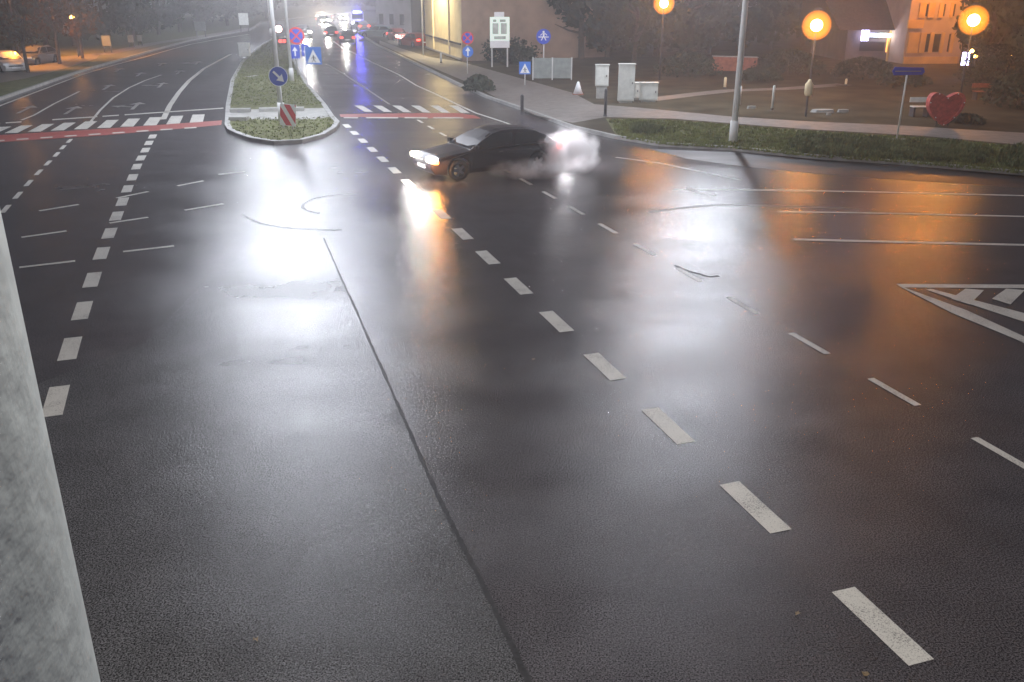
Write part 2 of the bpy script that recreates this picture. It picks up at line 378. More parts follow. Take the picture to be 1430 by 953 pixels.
struct(MB().strip(PX([(141,77),(214,61),(327,44),(352,39)], Z), 1.6, Z+.006).build('footpath', 'paving'))
# park paths behind the pavement
struct(MB().strip(PX([(905,140),(960,133),(1015,127),(1100,124),(1180,118)], Z), 1.2, Z+.004).build('footpath', 'paving'))
struct(MB().strip(PX([(1180,118),(1240,128),(1290,150),(1400,172)], Z), 2.2, Z+.004).build('footpath', 'park'))
# median
medL = [(318,178),(319,150),(325,115),(338,90),(352,76),(368,63),(385,54)]
medR = [(398,52),(404,66),(409,84),(417,102),(430,122),(452,149)]
nose = [(318,178),(322,185),(335,191),(352,197),(385,202),(420,200),(450,192),(466,182),(471,174),(464,167)]
mp = PX(medL+medR+[(464,167)])+PX(nose[1:-1])[::-1]
raised(mp, 'median_island', 'grass', .12)
struct(MB().strip(PX([(385,54)]+medL[::-1][1:]+nose[1:]+medR[::-1]), .22, -.01, .145).build('kerb', 'kerb'))
struct(MB().sheet(PX([(319,167),(319,154),(455,151),(462,163),(440,167)], Z), Z+.006).build('refuge', 'concrete'))
for pts in ([(322,157),(350,156.5)], [(362,156),(395,155)], [(405,155),(425,154.5)], [(322,168),(346,168)]):
    struct(MB().strip(PX(pts, Z), .5, Z, Z+.16).build('refuge_kerb', 'concrete'))
struct(MB().strip(PX([(358,106),(345,108)], Z), .3, Z+.01, Z+.03).build('manhole_slab', 'concrete'))
struct(ragged(PX([(942,371),(955,377),(975,383),(990,387),(1004,386)]), .07, .10, 3, .3).build('road_crack', 'tar'))
struct(MB().sheet([G(905,208), G(1023,213), G(1139,225), G(1258,233), G(1430,248), ext(G(1258,233), G(1430,248), 40), ext(G(1258,252), G(1430,262), 40), G(1430,262), G(1258,252), G(1139,243), G(1040,233), G(960,222)], .0015).build('gutter_asphalt', 'dark_asphalt'))

# ---- grass blades and weeds
def inpoly(p, poly):
    c = False; j = len(poly)-1
    for i in range(len(poly)):
        a, b = poly[i], poly[j]
        if (a[1] > p[1]) != (b[1] > p[1]) and p[0] < (b[0]-a[0])*(p[1]-a[1])/(b[1]-a[1])+a[0]: c = not c
        j = i
    return c
def tufts(poly, n, name, m, h0, h1, wd=.03, z=Z, mask=None):
    xs = [p[0] for p in poly]; ys = [p[1] for p in poly]; mb = MB(); k = 0; t = 0
    while k < n and t < n*20:
        t += 1; x = random.uniform(min(xs), max(xs)); y = random.uniform(min(ys), max(ys))
        if not inpoly((x, y), poly) or (mask and not mask(x, y)): continue
        k += 1
        for _ in range(3):
            a = random.uniform(0, 2*pi); h = random.uniform(h0, h1); dx, dy = cos(a), sin(a); px = x+random.uniform(-.06, .06); py = y+random.uniform(-.06, .06); b = wd*random.uniform(.6, 1.4)
            mb.add([(px-dy*b, py+dx*b, z), (px+dy*b, py-dx*b, z), (px+dx*h*.5, py+dy*h*.5, z+h)], [(0, 1, 2)])
    return stuff(mb.build(name, m))
refp = PX([(316,169),(316,152),(456,150),(466,165),(440,169)])
near_verge = PX([(850,167),(938,169),(1130,184),(1285,193),(1430,206),(1470,209),(1470,246),(1430,243),(1258,228),(1139,220),(1023,208),(920,202),(865,192)], Z)
tufts(near_verge, 9000, 'grass', 'blade', .04, .11, .03)
tufts(PX(medL+medR+[(464,167)]+nose[::-1][1:-1]), 5000, 'grass', 'blade', .03, .09, .03, mask=lambda x, y: not inpoly((x, y), refp))
weedpoly = PX([(1100,203),(1120,190),(1180,192),(1260,200),(1330,200),(1385,212),(1372,230),(1300,226),(1200,222),(1120,215)], Z)
tufts(weedpoly, 3500, 'ground_cover', 'weed', .08, .24, .06)
wp2 = PX([(878,178),(900,176),(925,182),(918,188),(885,187)], Z); tufts(wp2, 400, 'ground_cover', 'weed', .1, .28, .06)
wp3 = PX([(1395,215),(1425,205),(1460,212),(1450,236),(1400,236)], Z); tufts(wp3, 700, 'ground_cover', 'weed', .1, .26, .06)

# ================================================================== trees
def tree_proto(name, h, cr, leafmat, n, trunk_h=.3, shape='round', leaf=.34, seed=1):
    rnd = random.Random(seed); root = bpy.data.objects.new(name, None); COL.objects.link(root)
    t = MB(); bend = [Vector((rnd.uniform(-.12, .12)*i, rnd.uniform(-.12, .12)*i, h*.85*i/5)) for i in range(6)]
    t.tube(bend, [.02*h*(1-.15*i) for i in range(6)], 8)
    limbs = []
    for k in range(9):
        z0 = h*rnd.uniform(trunk_h, .7); a = rnd.uniform(0, 2*pi); l = cr*rnd.uniform(.55, .95); z1 = z0+l*rnd.uniform(.3, .9)
        e = Vector((cos(a)*l, sin(a)*l, min(z1, h*.95))); m_ = Vector((cos(a)*l*.5, sin(a)*l*.5, z0+(e.z-z0)*.35)); limbs.append(e)
        t.tube([(0, 0, z0), m_, e], [.009*h, .006*h, .002*h], 5)
    t.build('trunk', 'bark', root)
    cl = []
    for k in range(26):
        a = rnd.uniform(0, 2*pi)
        zt = rnd.uniform(trunk_h, 1.0)
        prof = sqrt(max(.05, 1-((zt-(trunk_h+1)/2)/((1-trunk_h)/2))**2)) if shape == 'round' else max(.08, (1.02-zt)/(1-trunk_h))
        r = cr*prof*rnd.uniform(.35, .95)
        cl.append((Vector((cos(a)*r, sin(a)*r, h*zt)), cr*rnd.uniform(.22, .42)))
    mb = MB()
    for _ in range(n):
        c, r = rnd.choice(cl); d = Vector((rnd.gauss(0, 1), rnd.gauss(0, 1), rnd.gauss(0, .8))).normalized()*r*rnd.uniform(.45, 1.1)
        p = c+d; a = Vector((rnd.gauss(0, 1), rnd.gauss(0, 1), rnd.gauss(0, 1))).normalized(); b = a.orthogonal().normalized(); s = leaf*rnd.uniform(.5, 1.2)
        mb.add([p-a*s, p+b*s*.6, p+a*s, p-b*s*.6], [(0, 1, 2, 3)])
    mb.build('crown', leafmat, root)
    return root
protos = {
 'broad': tree_proto('broadleaf_tree', 12, 4.2, 'leaf_dark', 5200, .16, seed=3),
 'thin': tree_proto('autumn_tree', 9, 2.8, 'leaf_brown', 1500, .28, seed=5, leaf=.22),
 'green': tree_proto('leafy_tree', 10, 3.4, 'leaf', 4200, .12, seed=8),
 'cone': tree_proto('conifer_tree', 13, 3.0, 'leaf_dark', 5200, .06, 'cone', seed=11),
}
used = set()
def place_tree(kind, u, v, label, group, sc=1.0):
    p = protos[kind]; o = p if kind not in used else copy_tree(p); used.add(kind)
    o.location = G(u, v) if v is not None else u; o.location.z = 0.0 if v is None else .1
    o.scale = (sc, sc, sc*random.uniform(.95, 1.1)); o.rotation_euler = (0, 0, random.uniform(0, 6.28)); tag(o, label, 'tree', group)
    return o
LG = 'trees behind the left road'; RG = 'trees across the park'
ordw = ['first', 'second', 'third', 'fourth', 'fifth', 'sixth', 'seventh', 'eighth', 'ninth', 'tenth', 'eleventh', 'twelfth', 'thirteenth', 'fourteenth', 'fifteenth', 'sixteenth']
place_tree('thin', 40, 104, 'slender leaning tree with rusty leaves in front of the orange lit car park', LG, .75)
place_tree('thin', 84, 92, 'slender tree with sparse rusty leaves halfway along the orange lit car park', LG, .8)
place_tree('thin', 116, 84, 'small thin tree at the far end of the orange lit car park', LG, .7)
for i, (k, u, v, sc) in enumerate([('broad',-30,80,1),('green',20,74,1),('broad',66,70,1.1),('cone',105,66,1),('broad',150,62,1),('green',188,58,.9),('broad',222,50,1),('cone',252,46,1),('green',285,41,1),('broad',318,37,1.1),('green',345,31,1.1),('broad',372,27,1.2)]):
    place_tree(k, u, v, 'dark %s tree, %s from the left in the row behind the left road' % ({'broad':'spreading','green':'bushy','cone':'pointed'}[k], ordw[i]), LG, sc)
for i, (k, u, v, sc) in enumerate([('broad',775,80,1),('cone',812,84,1),('broad',848,82,1.05),('green',885,88,1),('cone',915,80,1),('broad',955,84,1),('green',990,78,1),('broad',1030,74,1.1),('green',1075,70,1),('broad',1120,66,1.1),('broad',1160,58,1.1),('green',1375,100,.9),('broad',1410,92,1),('green',1440,108,.9),('broad',1475,96,1)]):
    place_tree(k, u, v, 'dark %s tree, %s from the left in the row across the park' % ({'broad':'spreading','green':'bushy','cone':'pointed'}[k], ordw[i]), RG, sc)
# far-off wood that closes the horizon
mb = MB(); rnd = random.Random(4)
for i in range(26000):
    a = rnd.uniform(-.72, .72); d = rnd.uniform(225, 260) if not(-.26 < a < -.1) else rnd.uniform(330, 360)
    hgt = 13+4*sin(a*23)+3*sin(a*61+1); p = Vector((sin(a)*d, cos(a)*d, abs(rnd.gauss(0, .55))*hgt if rnd.random() < .5 else rnd.uniform(0, hgt)))
    q1 = Vector((rnd.gauss(0, 1), rnd.gauss(0, .6), rnd.gauss(0, 1))).normalized(); q2 = q1.orthogonal().normalized(); s = rnd.uniform(.6, 1.5)
    mb.add([p-q1*s, p+q2*s*.7, p+q1*s, p-q2*s*.7], [(0, 1, 2, 3)])
o = stuff(mb.build('far_wood', 'leaf_dark')); tag(o, 'dark mass of far trees closing the view beyond the road', 'wood')

# ================================================================== buildings
def wall_between(a, b, h, th=.3, z0=0):
    d = (b-a).normalized(); n = Vector((-d.y, d.x, 0))*th
    return MB().prism([a, b, b+n, a+n], z0, z0+h)
Ca, Cb, Cc = G(646,88), G(596,70), G(646,88)+Vector((12, 5.0, 0))
t = thing('apartment_building', Ca, 'cream gable fronted apartment building with one lit wall beside the right road', 'building')
ra = Cb-Ca; rc = Cc-Ca
def loc_prism(pts, z0, z1): return MB().prism(pts, z0, z1)
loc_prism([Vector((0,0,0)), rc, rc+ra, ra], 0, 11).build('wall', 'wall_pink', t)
dn = Vector((ra.y, -ra.x, 0)).normalized()
if dn.x > 0: dn = -dn
# facade skin and mouldings on the lit side
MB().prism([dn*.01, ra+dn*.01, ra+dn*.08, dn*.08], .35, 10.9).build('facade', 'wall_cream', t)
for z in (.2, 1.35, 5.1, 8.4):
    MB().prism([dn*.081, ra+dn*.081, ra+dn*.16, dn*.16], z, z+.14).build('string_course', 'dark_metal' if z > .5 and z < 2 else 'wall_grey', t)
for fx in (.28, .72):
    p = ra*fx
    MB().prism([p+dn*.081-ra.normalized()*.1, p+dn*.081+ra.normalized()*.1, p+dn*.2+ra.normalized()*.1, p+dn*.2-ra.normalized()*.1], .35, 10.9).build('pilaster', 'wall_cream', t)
r = MB(); pts = [Vector((0,0,0))-rc*.03-ra*.03, rc*1.03-ra*.03, rc*1.03+ra*1.03, ra*1.03-rc*.03]
cc = (rc+ra)/2; r.add([(p.x, p.y, 11.0) for p in pts]+[(cc.x-rc.x*.3, cc.y-rc.y*.3, 14), (cc.x+rc.x*.3, cc.y+rc.y*.3, 14)], [(0,1,5,4),(1,2,5),(2,3,4,5),(3,0,4),(0,3,2,1)]); r.build('roof', 'roof', t)
rn = Vector((rc.y, -rc.x, 0)).normalized()
if rn.y > 0: rn = -rn
for fx, z in ((.2, 7.2), (.5, 7.2), (.8, 7.2)):
    p = rc*fx; u = rc.normalized()*.6
    MB().prism([p-u+rn*.004, p+u+rn*.004, p+u+rn*.05, p-u+rn*.05], z, z+1.5).build('window', 'window_dark', t)
# banner on posts in front of the pinkish wall
q = Vector((-.9, 69.5, 0)); k = mpp(q)
t = thing('billboard', q, 'pale green and white billboard standing before the pinkish wall', 'billboard', rz=.12)
zb, zt = zat(q, 67), zat(q, 24); hw = 13.5*k
MB().box((-hw, -.05, zb), (hw, .05, zt)).build('panel', 'e_banner', t)
MB().box((-hw*.55, -.05, zt+.004), (hw*.45, .05, zat(q, 17))).build('header', 'sign_white', t)
MB().box((-hw, -.08, zb), (hw, -.053, zb+.5)).build('lower_band', 'sign_white', t)
for x0, x1, z0, z1 in ((-.75, -.15, .45, .8), (.1, .7, .45, .8), (-.6, .6, .28, .38), (-.7, -.35, .84, .92), (0, .6, .84, .92)):
    MB().box((x0*hw, -.07, zb+(zt-zb)*z0), (x1*hw, -.053, zb+(zt-zb)*z1)).build('picture_patch', 'picture', t)
for s in (-1, 1): MB().tube([(s*hw*.8, .1, 0), (s*hw*.8, .1, zt)], .06, 6).build('post', 'galv', t)
# grey building behind the traffic
q = G(527, 47); q2 = G(593, 50)
t = thing('grey_building', q, 'dim grey building standing behind the waiting cars', 'building')
d = q2-q
MB().prism([Vector((0,0,0)), d, d+Vector((2, 12, 0)), Vector((2, 12, 0))], 0, 9).build('wall', 'wall_grey', t)
MB().prism([Vector((-.3,-.3,0)), d+Vector((.3,-.3,0)), d+Vector((2.3, 12.3, 0)), Vector((1.7, 12.3, 0))], 9.003, 9.4).build('roof', 'roof', t)
MB().prism([d+Vector((-1.6,-.35,0)), d+Vector((-.1,-.35,0)), d+Vector((-.1,-.01,0)), d+Vector((-1.6,-.01,0))], 0, 8.5).build('stair_bay', 'dark_metal', t)
for i in range(3):
    for z in (1.2, 4.2):
        p = d*(.14+.22*i)
        MB().prism([p+Vector((-.5,-.06,0)), p+Vector((.5,-.06,0)), p+Vector((.5,-.004,0)), p+Vector((-.5,-.004,0))], z, z+1.3).build('window', 'window_dark', t)
# dark roofed pavilion with lit sign
q = G(1180, 88); k = mpp(q)
t = thing('pavilion', q, 'dark hip roofed pavilion with a glowing violet sign under its eaves', 'building')
W = 80*k; ez = zat(q, 42)
MB().box((0, .3, 0), (W*.93, 9, ez)).build('wall', 'wall_dim', t)
r = MB(); r.add([(-1.0,-.6,ez), (W+.3,-.6,ez), (W+.3,10,ez), (-1.0,10,ez), (-1.0-1.5,4.7,ez+5), (W-3.0,4.7,ez+5)], [(0,1,5,4),(1,2,5),(2,3,4,5),(3,0,4),(0,3,2,1)]); r.build('roof', 'roof', t)
for x in (.715, .80, .89): MB().box((W*x, -.1, 0), (W*x+.28, .18, ez-.01)).build('pillar', 'wall_ochre', t)
MB().box((W*.24, .2, .9), (W*.66, .296, ez-.9)).build('window', 'window_dark', t)
MB().box((W*.36, .1, ez-.55), (W*.68, .19, ez-.25)).build('eaves_light', 'e_banner', t)
MB().box((W*.70, .2, .8), (W*.9, .29, ez-.3)).build('wall_glow', 'e_wall_glow', t)  # orange light on the wall, put in as emission
lamp('added_wall_fill', (W*.8, -1.6, ez-.3), 350, SODIUM, .12, t)  # fill lamp added under the eaves to warm the pillars
sg = thing('shop_sign', q+Vector((W*.27, -.2, zat(q, 57))), 'small glowing white and violet sign on the pavilion wall', 'sign')
MB().box((-.28, -.06, 0), (.28, .06, 1.0)).build('light_box', 'e_sign', sg)
MB().box((.36, -.05, .35), (.9, .05, .55)).build('side_light', 'e_sign', sg)
MB().box((1.1, -.05, .28), (2.0, .05, .50)).build('side_light', 'e_reverse', sg)
lamp('sign_light', (.1, -.8, .8), 25, (.55, .5, 1), .2, sg)
# orange lit house
q = G(1262, 92); k = mpp(q)
t = thing('orange_house', q, 'two storey house with orange lit piers between its dark windows', 'building', rz=.06)
W = 82*k
MB().box((0, .3, 0), (W, 9, 9)).build('wall', 'wall_pink', t)
r = MB(); r.add([(-.5,-.3,9.003), (W+.5,-.3,9.003), (W+.5,9.5,9.003), (-.5,9.5,9.003), (2,4.6,12), (W-2,4.6,12)], [(0,1,5,4),(1,2,5),(2,3,4,5),(3,0,4),(0,3,2,1)]); r.build('roof', 'roof', t)
for zlo, zhi, piers in ((zat(q, 25), zat(q, 4), ((12,21),(25,34),(40,46),(56,60))), (zat(q, 75), zat(q, 46), ((3,18),(20,28),(34,39),(50,54),(64,68)))):
    for a, b in piers:
        MB().box((a*k, .18, zlo), (b*k, .296, zhi)).build('pier', 'wall_ochre', t)
    for a, b in ((21.5,24.5),(28.5,33.5),(40,49),(61,63)):
        MB().box((a*k, .26, zlo+.1), (b*k, .297, zhi-.1)).build('window', 'window_dark', t)
for xx in (1.0, 3.2): lamp('added_wall_fill', (xx, -2.2, 7.6), 1500, SODIUM, .15, t)  # unseen fill lamps added to brighten the orange front
MB().box((-.1, .1, zat(q, 40)), (W*.25, .29, zat(q, 28))).build('balcony', 'wall_ochre', t)
MB().box((0, .14, 0), (W*.95, .292, zat(q, 80))).build('plinth', 'wall_ochre', t)
# long low brick wall
q = G(995, 101); q2 = G(1056, 103)
t = thing('brick_wall', q, 'low red brick wall dimly lit beyond the tall mast', 'wall'); d = q2-q
MB().prism([Vector((0,0,0)), d, d+Vector((0,.3,0)), Vector((0,.3,0))], 0, 1.05).build('brickwork', 'brick', t)
MB().prism([Vector((-.05,-.05,0)), d+Vector((.05,-.05,0)), d+Vector((.05,.35,0)), Vector((-.05,.35,0))], 1.053, 1.12).build('coping', 'concrete', t)

# ================================================================== lamps
def mast(loc, h, arms, label, r0=.11, r1=.055, group=None, power=3000, color=WHITE, radius=.14):
    t = thing('street_lamp', loc, label, 'street lamp', group=group)
    MB().tube([(0, 0, 0), (0, 0, h*.5), (0, 0, h)], [r0, (r0+r1)/2, r1], 12).build('pole', 'galv', t, True)
    MB().tube([(0, 0, 0), (0, 0, .9)], r0*1.35, 12).build('base_sleeve', 'galv', t, True)
    for (ax, ay) in arms:
        n = sqrt(ax*ax+ay*ay); ux, uy = ax/n, ay/n
        MB().tube([(0, 0, h-.3), (ax*.35, ay*.35, h+.15), (ax, ay, h+.28)], .04, 8).build('arm', 'galv', t, True)
        hd = MB().tube([(ax-ux*.1, ay-uy*.1, h+.28), (ax+ux*.25, ay+uy*.25, h+.30), (ax+ux*.65, ay+uy*.65, h+.27)], [.07, .14, .06], 10).build('lamp_head', 'galv', t, True)
        MB().lathe([(.10, h+.13), (.11, h+.16), (.1, h+.17)], 12, (ax+ux*.3, ay+uy*.3, 0)).build('lamp_glass', 'e_white', hd)
        lamp('mast_light', (ax+ux*.3, ay+uy*.3, h-.02), power, color, radius, t)
    return t
mb_ = G(394, 173)
mast(mb_, 10, [(-1.1, -.9), (1.5, -1.6)], 'tall double armed street lamp rising from the nose of the grass median', power=3500)
mast(G(408, 116), 10, [(-1.6, -.4), (1.6, -.4)], 'farther street lamp on the median just behind the big one', group=None, power=3000)
mast(G(396, 54)+Vector((-3, 6, 0)), 10, [(-1.6, -.4), (1.6, -.4)], 'farthest street lamp at the distant tip of the median', power=3000)
rm = mast(G(1023, 203), 10.5, [(-1.5, -.2)], 'single tall street lamp on the right grass verge', r0=.12, r1=.08, power=1300)
mast(G(1030, 146, Z), 10, [(-1.3, -.2)], 'hidden second street lamp added straight behind the one on the right verge', power=6800, radius=.45)  # mast hidden by the front one, added for the glare on the road
# pillar beside the camera
az = radians(30.1); ra_, dd = .60, 1.42
al = az+math.asin(ra_/dd)
mm = M['mast']; nn_ = mm.node_tree.nodes; mp_ = nn_.new('ShaderNodeMapping'); mp_.inputs['Scale'].default_value = (3.5, 3.5, .45)
tcn = [n for n in nn_ if n.bl_idname == 'ShaderNodeTexCoord'][0]; mm.node_tree.links.new(tcn.outputs['Object'], mp_.inputs['Vector'])
mm.node_tree.links.new(mp_.outputs['Vector'], [n for n in nn_ if n.bl_idname == 'ShaderNodeTexNoise'][0].inputs['Vector'])
pl = thing('lamp_mast', (-sin(al)*dd, cos(al)*dd, 0), 'thick weathered grey pillar close by the viewer at the picture edge', 'mast')
MB().tube([(0, 0, 0), (0, 0, 4), (0, 0, 12)], [ra_*1.0, ra_, ra_], 40).build('shaft', 'mast', pl, True)
MB().tube([(0, 0, 11.8), (.3, 1.2, 12.3), (.6, 3.0, 12.5)], .06, 8).build('arm', 'galv', pl, True)
MB().tube([(.6, 2.9, 12.5), (.7, 3.3, 12.52), (.8, 3.8, 12.48)], [.09, .18, .08], 10).build('lamp_head', 'galv', pl, True)
lamp('mast_light', (.7, 3.3, 12.2), 4200, (1, .93, .87), .16, pl)

def lamp_halo(name):  # additive shell whose emission, fading to the rim, imitates a lamp halo
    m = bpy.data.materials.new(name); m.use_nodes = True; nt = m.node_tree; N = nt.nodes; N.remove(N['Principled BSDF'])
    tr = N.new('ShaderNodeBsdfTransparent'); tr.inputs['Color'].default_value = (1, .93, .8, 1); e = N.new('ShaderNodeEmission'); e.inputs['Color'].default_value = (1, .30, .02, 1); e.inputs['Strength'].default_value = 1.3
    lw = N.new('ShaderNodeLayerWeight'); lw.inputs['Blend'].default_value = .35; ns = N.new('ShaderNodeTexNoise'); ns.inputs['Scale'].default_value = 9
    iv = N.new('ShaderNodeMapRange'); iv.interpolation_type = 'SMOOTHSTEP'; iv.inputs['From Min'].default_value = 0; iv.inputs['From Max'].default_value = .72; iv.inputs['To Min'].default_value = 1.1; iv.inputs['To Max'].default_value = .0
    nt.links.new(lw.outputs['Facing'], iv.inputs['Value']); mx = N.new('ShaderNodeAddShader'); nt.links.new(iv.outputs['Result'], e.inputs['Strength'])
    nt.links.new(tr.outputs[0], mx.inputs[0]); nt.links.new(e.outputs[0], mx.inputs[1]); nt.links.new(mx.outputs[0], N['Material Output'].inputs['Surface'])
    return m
M['lamp_halo'] = lamp_halo('lamp_halo_shell')
def park_lamp(u, vb, vt, label, power=900, color=SODIUM, r=.24, globe_or_halo='lamp_halo'):
    b = G(u, vb, Z); h = zat(b, vt); b.x = (u-715)/F*(b.y*c_+(H-h)*s_)
    t = thing('park_lamp', b, label, 'park lamp', group='sodium lamps in the park')
    MB().tube([(0, 0, 0), (0, 0, h-r)], [.06, .04], 8).build('pole', 'dark_metal', t, True)
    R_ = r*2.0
    MB().lathe([(R_*sin(pi*i/16)+.002, -R_*cos(pi*i/16)) for i in range(17)], 24, (0, 0, h)).build('globe_or_halo', globe_or_halo, t, True)  # oversized halo shell, the glow around the lamp put in as emission
    MB().lathe([(r*.78*sin(pi*i/12)+.002, -r*.78*cos(pi*i/12)) for i in range(13)], 20, (0, 0, h)).build('bulb', 'e_bulb', t, True)
    MB().lathe([(R_*.30, R_*.97), (R_*.2, R_*1.06), (.02, R_*1.1)], 14, (0, 0, h)).build('cap', 'dark_metal', t)
    lamp('lamp_light', (0, 0, h-.03), power, color, r*.82, t)
    return t
park_lamp(927, 112, 8, 'orange haloed lamp shining before the dark trees, left of the tall mast', 4500, r=.34)
park_lamp(1140, 133, 39, 'orange haloed lamp shining between the tall mast and the pavilion', 4300, r=.40)
park_lamp(1359, 140, 32, 'orange haloed lamp shining in front of the orange lit house', 3900, r=.38)
def small_lamp(u, vb, vt, label, power, r=.14):
    b = G(u, vb, Z); h = zat(b, vt); b.x = (u-715)/F*(b.y*c_+(H-h)*s_)
    t = thing('path_lamp', b, label, 'path lamp', group='small far lamps')
    MB().tube([(0, 0, 0), (0, 0, h-r)], .04, 6).build('pole', 'dark_metal', t)
    MB().lathe([(.02, -r), (r, -r*.4), (r, r*.4), (.02, r)], 10, (0, 0, h)).build('globe_or_halo', 'e_sodium', t, True)
    if power: lamp('lamp_light', (0, 0, h), power, SODIUM, r*1.05, t)
small_lamp(101, 80, 27, 'small orange lamp beside the car park trees', 700, .17)
small_lamp(1357, 100, 74, 'upper of two tiny orange lights in the dark trees', 0, .13)
small_lamp(1362, 104, 82, 'lower of two tiny orange lights in the dark trees', 0, .13)
small_lamp(1410, 100, 79, 'lone tiny orange light near the picture edge', 0, .12)
b = G(1344, 108, Z); t = thing('lit_box', b, 'small white lit box on a post before the orange house', 'light box'); h = zat(b, 84)
MB().tube([(0, 0, 0), (0, 0, h-.4)], .04, 6).build('post', 'dark_metal', t); MB().box((-.2, -.1, h-.45), (.2, .1, h+.35)).build('light_box', 'e_sign', t)
# parking sodium masts (their heads are above the picture)
for u, v, lab in ((30, 92, 'dark lamp mast over the near end of the orange lit car park'), (112, 78, 'dark lamp mast over the far end of the orange lit car park')):
    b = G(u, v, Z); t = thing('car_park_lamp', b, lab, 'street lamp')
    MB().tube([(0, 0, 0), (0, 0, 8)], [.08, .05], 8).build('pole', 'dark_metal', t, True)
    MB().tube([(0, 0, 8.003), (.3, -.1, 8.05), (.8, -.2, 8.0)], [.05, .1, .05], 8).build('lamp_head', 'dark_metal', t, True)
    lamp('lamp_light', (.5, -.15, 7.7), 9000, SODIUM, .15, t, spot=112, aim=(0, .25, -1))
# lamp post added to light the cream facade
p = Ca+ra*.45+dn*1.9
t = thing('added_facade_lamp', p, 'added lamp post lighting the cream wall of the apartment building', 'street lamp')
MB().tube([(0, 0, 0), (0, 0, 8.5)], [.07, .05], 8).build('pole', 'galv', t, True)
MB().lathe([(.05, 8.5), (.25, 8.55), (.22, 8.75), (.02, 8.85)], 12).build('lamp_head', 'galv', t)
aim_ = -dn+Vector((0, 0, -.9))
lamp('lamp_light', (0, 0, 8.2), 11000, (1, .84, .52), .2, t, spot=150, aim=aim_)

# ================================================================== signs
def disc(r, y0, y1, n=28, cz=0, cx=0): return MB().plate([(cx+r*cos(2*pi*k/n), cz+r*sin(2*pi*k/n)) for k in range(n)], y0, y1)
def ring(r0, r1, y0, y1, n=32):
    mb = MB()
    for k in range(n):
        a, b = 2*pi*k/n, 2*pi*(k+1)/n
        mb.plate([(r0*cos(a), r0*sin(a)), (r1*cos(a), r1*sin(a)), (r1*cos(b), r1*sin(b)), (r0*cos(b), r0*sin(b))], y0, y1)
    return mb
ARW = [(-.10, -.62), (.10, -.62), (.10, .10), (.40, .10), (0, .68), (-.40, .10), (-.10, .10)]
def rot(poly, a, s): return [((x*cos(a)-y*sin(a))*s, (x*sin(a)+y*cos(a))*s) for x, y in poly]
def sign_at(base, u, v): # offset of a sign plate from its post base
    k = mpp(base); ub = 715+F*base.x/((base.y*c_+(H-zat(base, v))*s_))
    return ((u-ub)*k, zat(base, v))
def post(t, h, r=.035): MB().tube([(0, 0, 0), (0, 0, h)], r, 8).build('post', 'galv', t, True)
# keep-right sign on the median
b = G(396.5, 178, Z); t = thing('keep_right_sign', b, 'round blue sign with white arrow pointing down right on the median nose', 'road sign')
dx, dz = sign_at(b, 389.5, 111); post(t, dz+.3)
pl_ = disc(.40, -.06, -.04).build('sign_plate', 'sign_blue', t, loc=(dx, 0, dz))
ring(.375, .40, -.066, -.062).build('white_edge', 'sign_white', pl_)
MB().plate(rot(ARW, radians(-135), .44), -.075, -.064).build('arrow_symbol', 'sign_white', pl_)
b = G(402, 180, Z); t = thing('chevron_board', b, 'small tilted board with red and white diagonal bands on the median nose', 'chevron board')
t.rotation_euler = (0, radians(6), 0)
MB().box((-.33, -.03, .12), (.33, 0, 1.0)).build('board', 'sign_white', t)
for x0 in (-.62, -.18, .26):
    poly = [(x0, .98), (x0+.25, .98), (x0+.80, .14), (x0+.55, .14)]
    cl = []
    # clip to the board width
    def clip(poly, xm, keep):
        out = []
        for i in range(len(poly)):
            a, c = poly[i], poly[(i+1) % len(poly)]; ia, ic = keep(a[0], xm), keep(c[0], xm)
            if ia: out.append(a)
            if ia != ic: s = (xm-a[0])/(c[0]-a[0]); out.append((xm, a[1]+s*(c[1]-a[1])))
        return out
    poly = clip(poly, -.32, lambda x, m: x >= m); poly = clip(poly, .32, lambda x, m: x <= m)
    if len(poly) > 2: MB().plate(poly, -.036, -.032).build('red_band', 'sign_red', t)
for s in (-.2, .2): MB().box((s-.03, .003, 0), (s+.03, .05, .95)).build('leg', 'galv', t)

def nostop(t, loc, r=.42):
    p = disc(r*.8, -.05, -.035).build('sign_plate', 'sign_blue', t, loc=loc)
    ring(r*.78, r, -.058, -.034).build('red_ring', 'sign_red', p)
    for a in (45, -45): MB().plate(rot([(-.09, -.8), (.09, -.8), (.09, .8), (-.09, .8)], radians(a), r), -.056+(.002 if a > 0 else 0), -.051).build('red_bar', 'sign_red', p)
b = G(416, 106, Z); k = mpp(b); t = thing('no_stopping_sign', b, 'no stopping sign above two blue arrow plates on the median edge', 'road sign')
dx, dz = sign_at(b, 414, 53); post(t, dz+.3); nostop(t, (dx, 0, dz), 11.5*k)
dx, dz = sign_at(b, 412.5, 75); p = MB().box((-6.5*k, -.05, -9*k), (6.5*k, -.035, 9*k)).build('arrow_plate', 'sign_blue', t, loc=(dx, 0, dz)); MB().plate(rot(ARW, 0, 9.5*k), -.06, -.052).build('arrow_symbol', 'sign_white', p)
dx, dz = sign_at(b, 426.5, 73); p = MB().box((-5*k, -.05, -8*k), (5*k, -.035, 8*k)).build('arrow_plate', 'sign_blue', t, loc=(dx, 0, dz)); MB().plate(rot(ARW, pi, 8*k), -.06, -.052).build('arrow_symbol', 'sign_white', p)
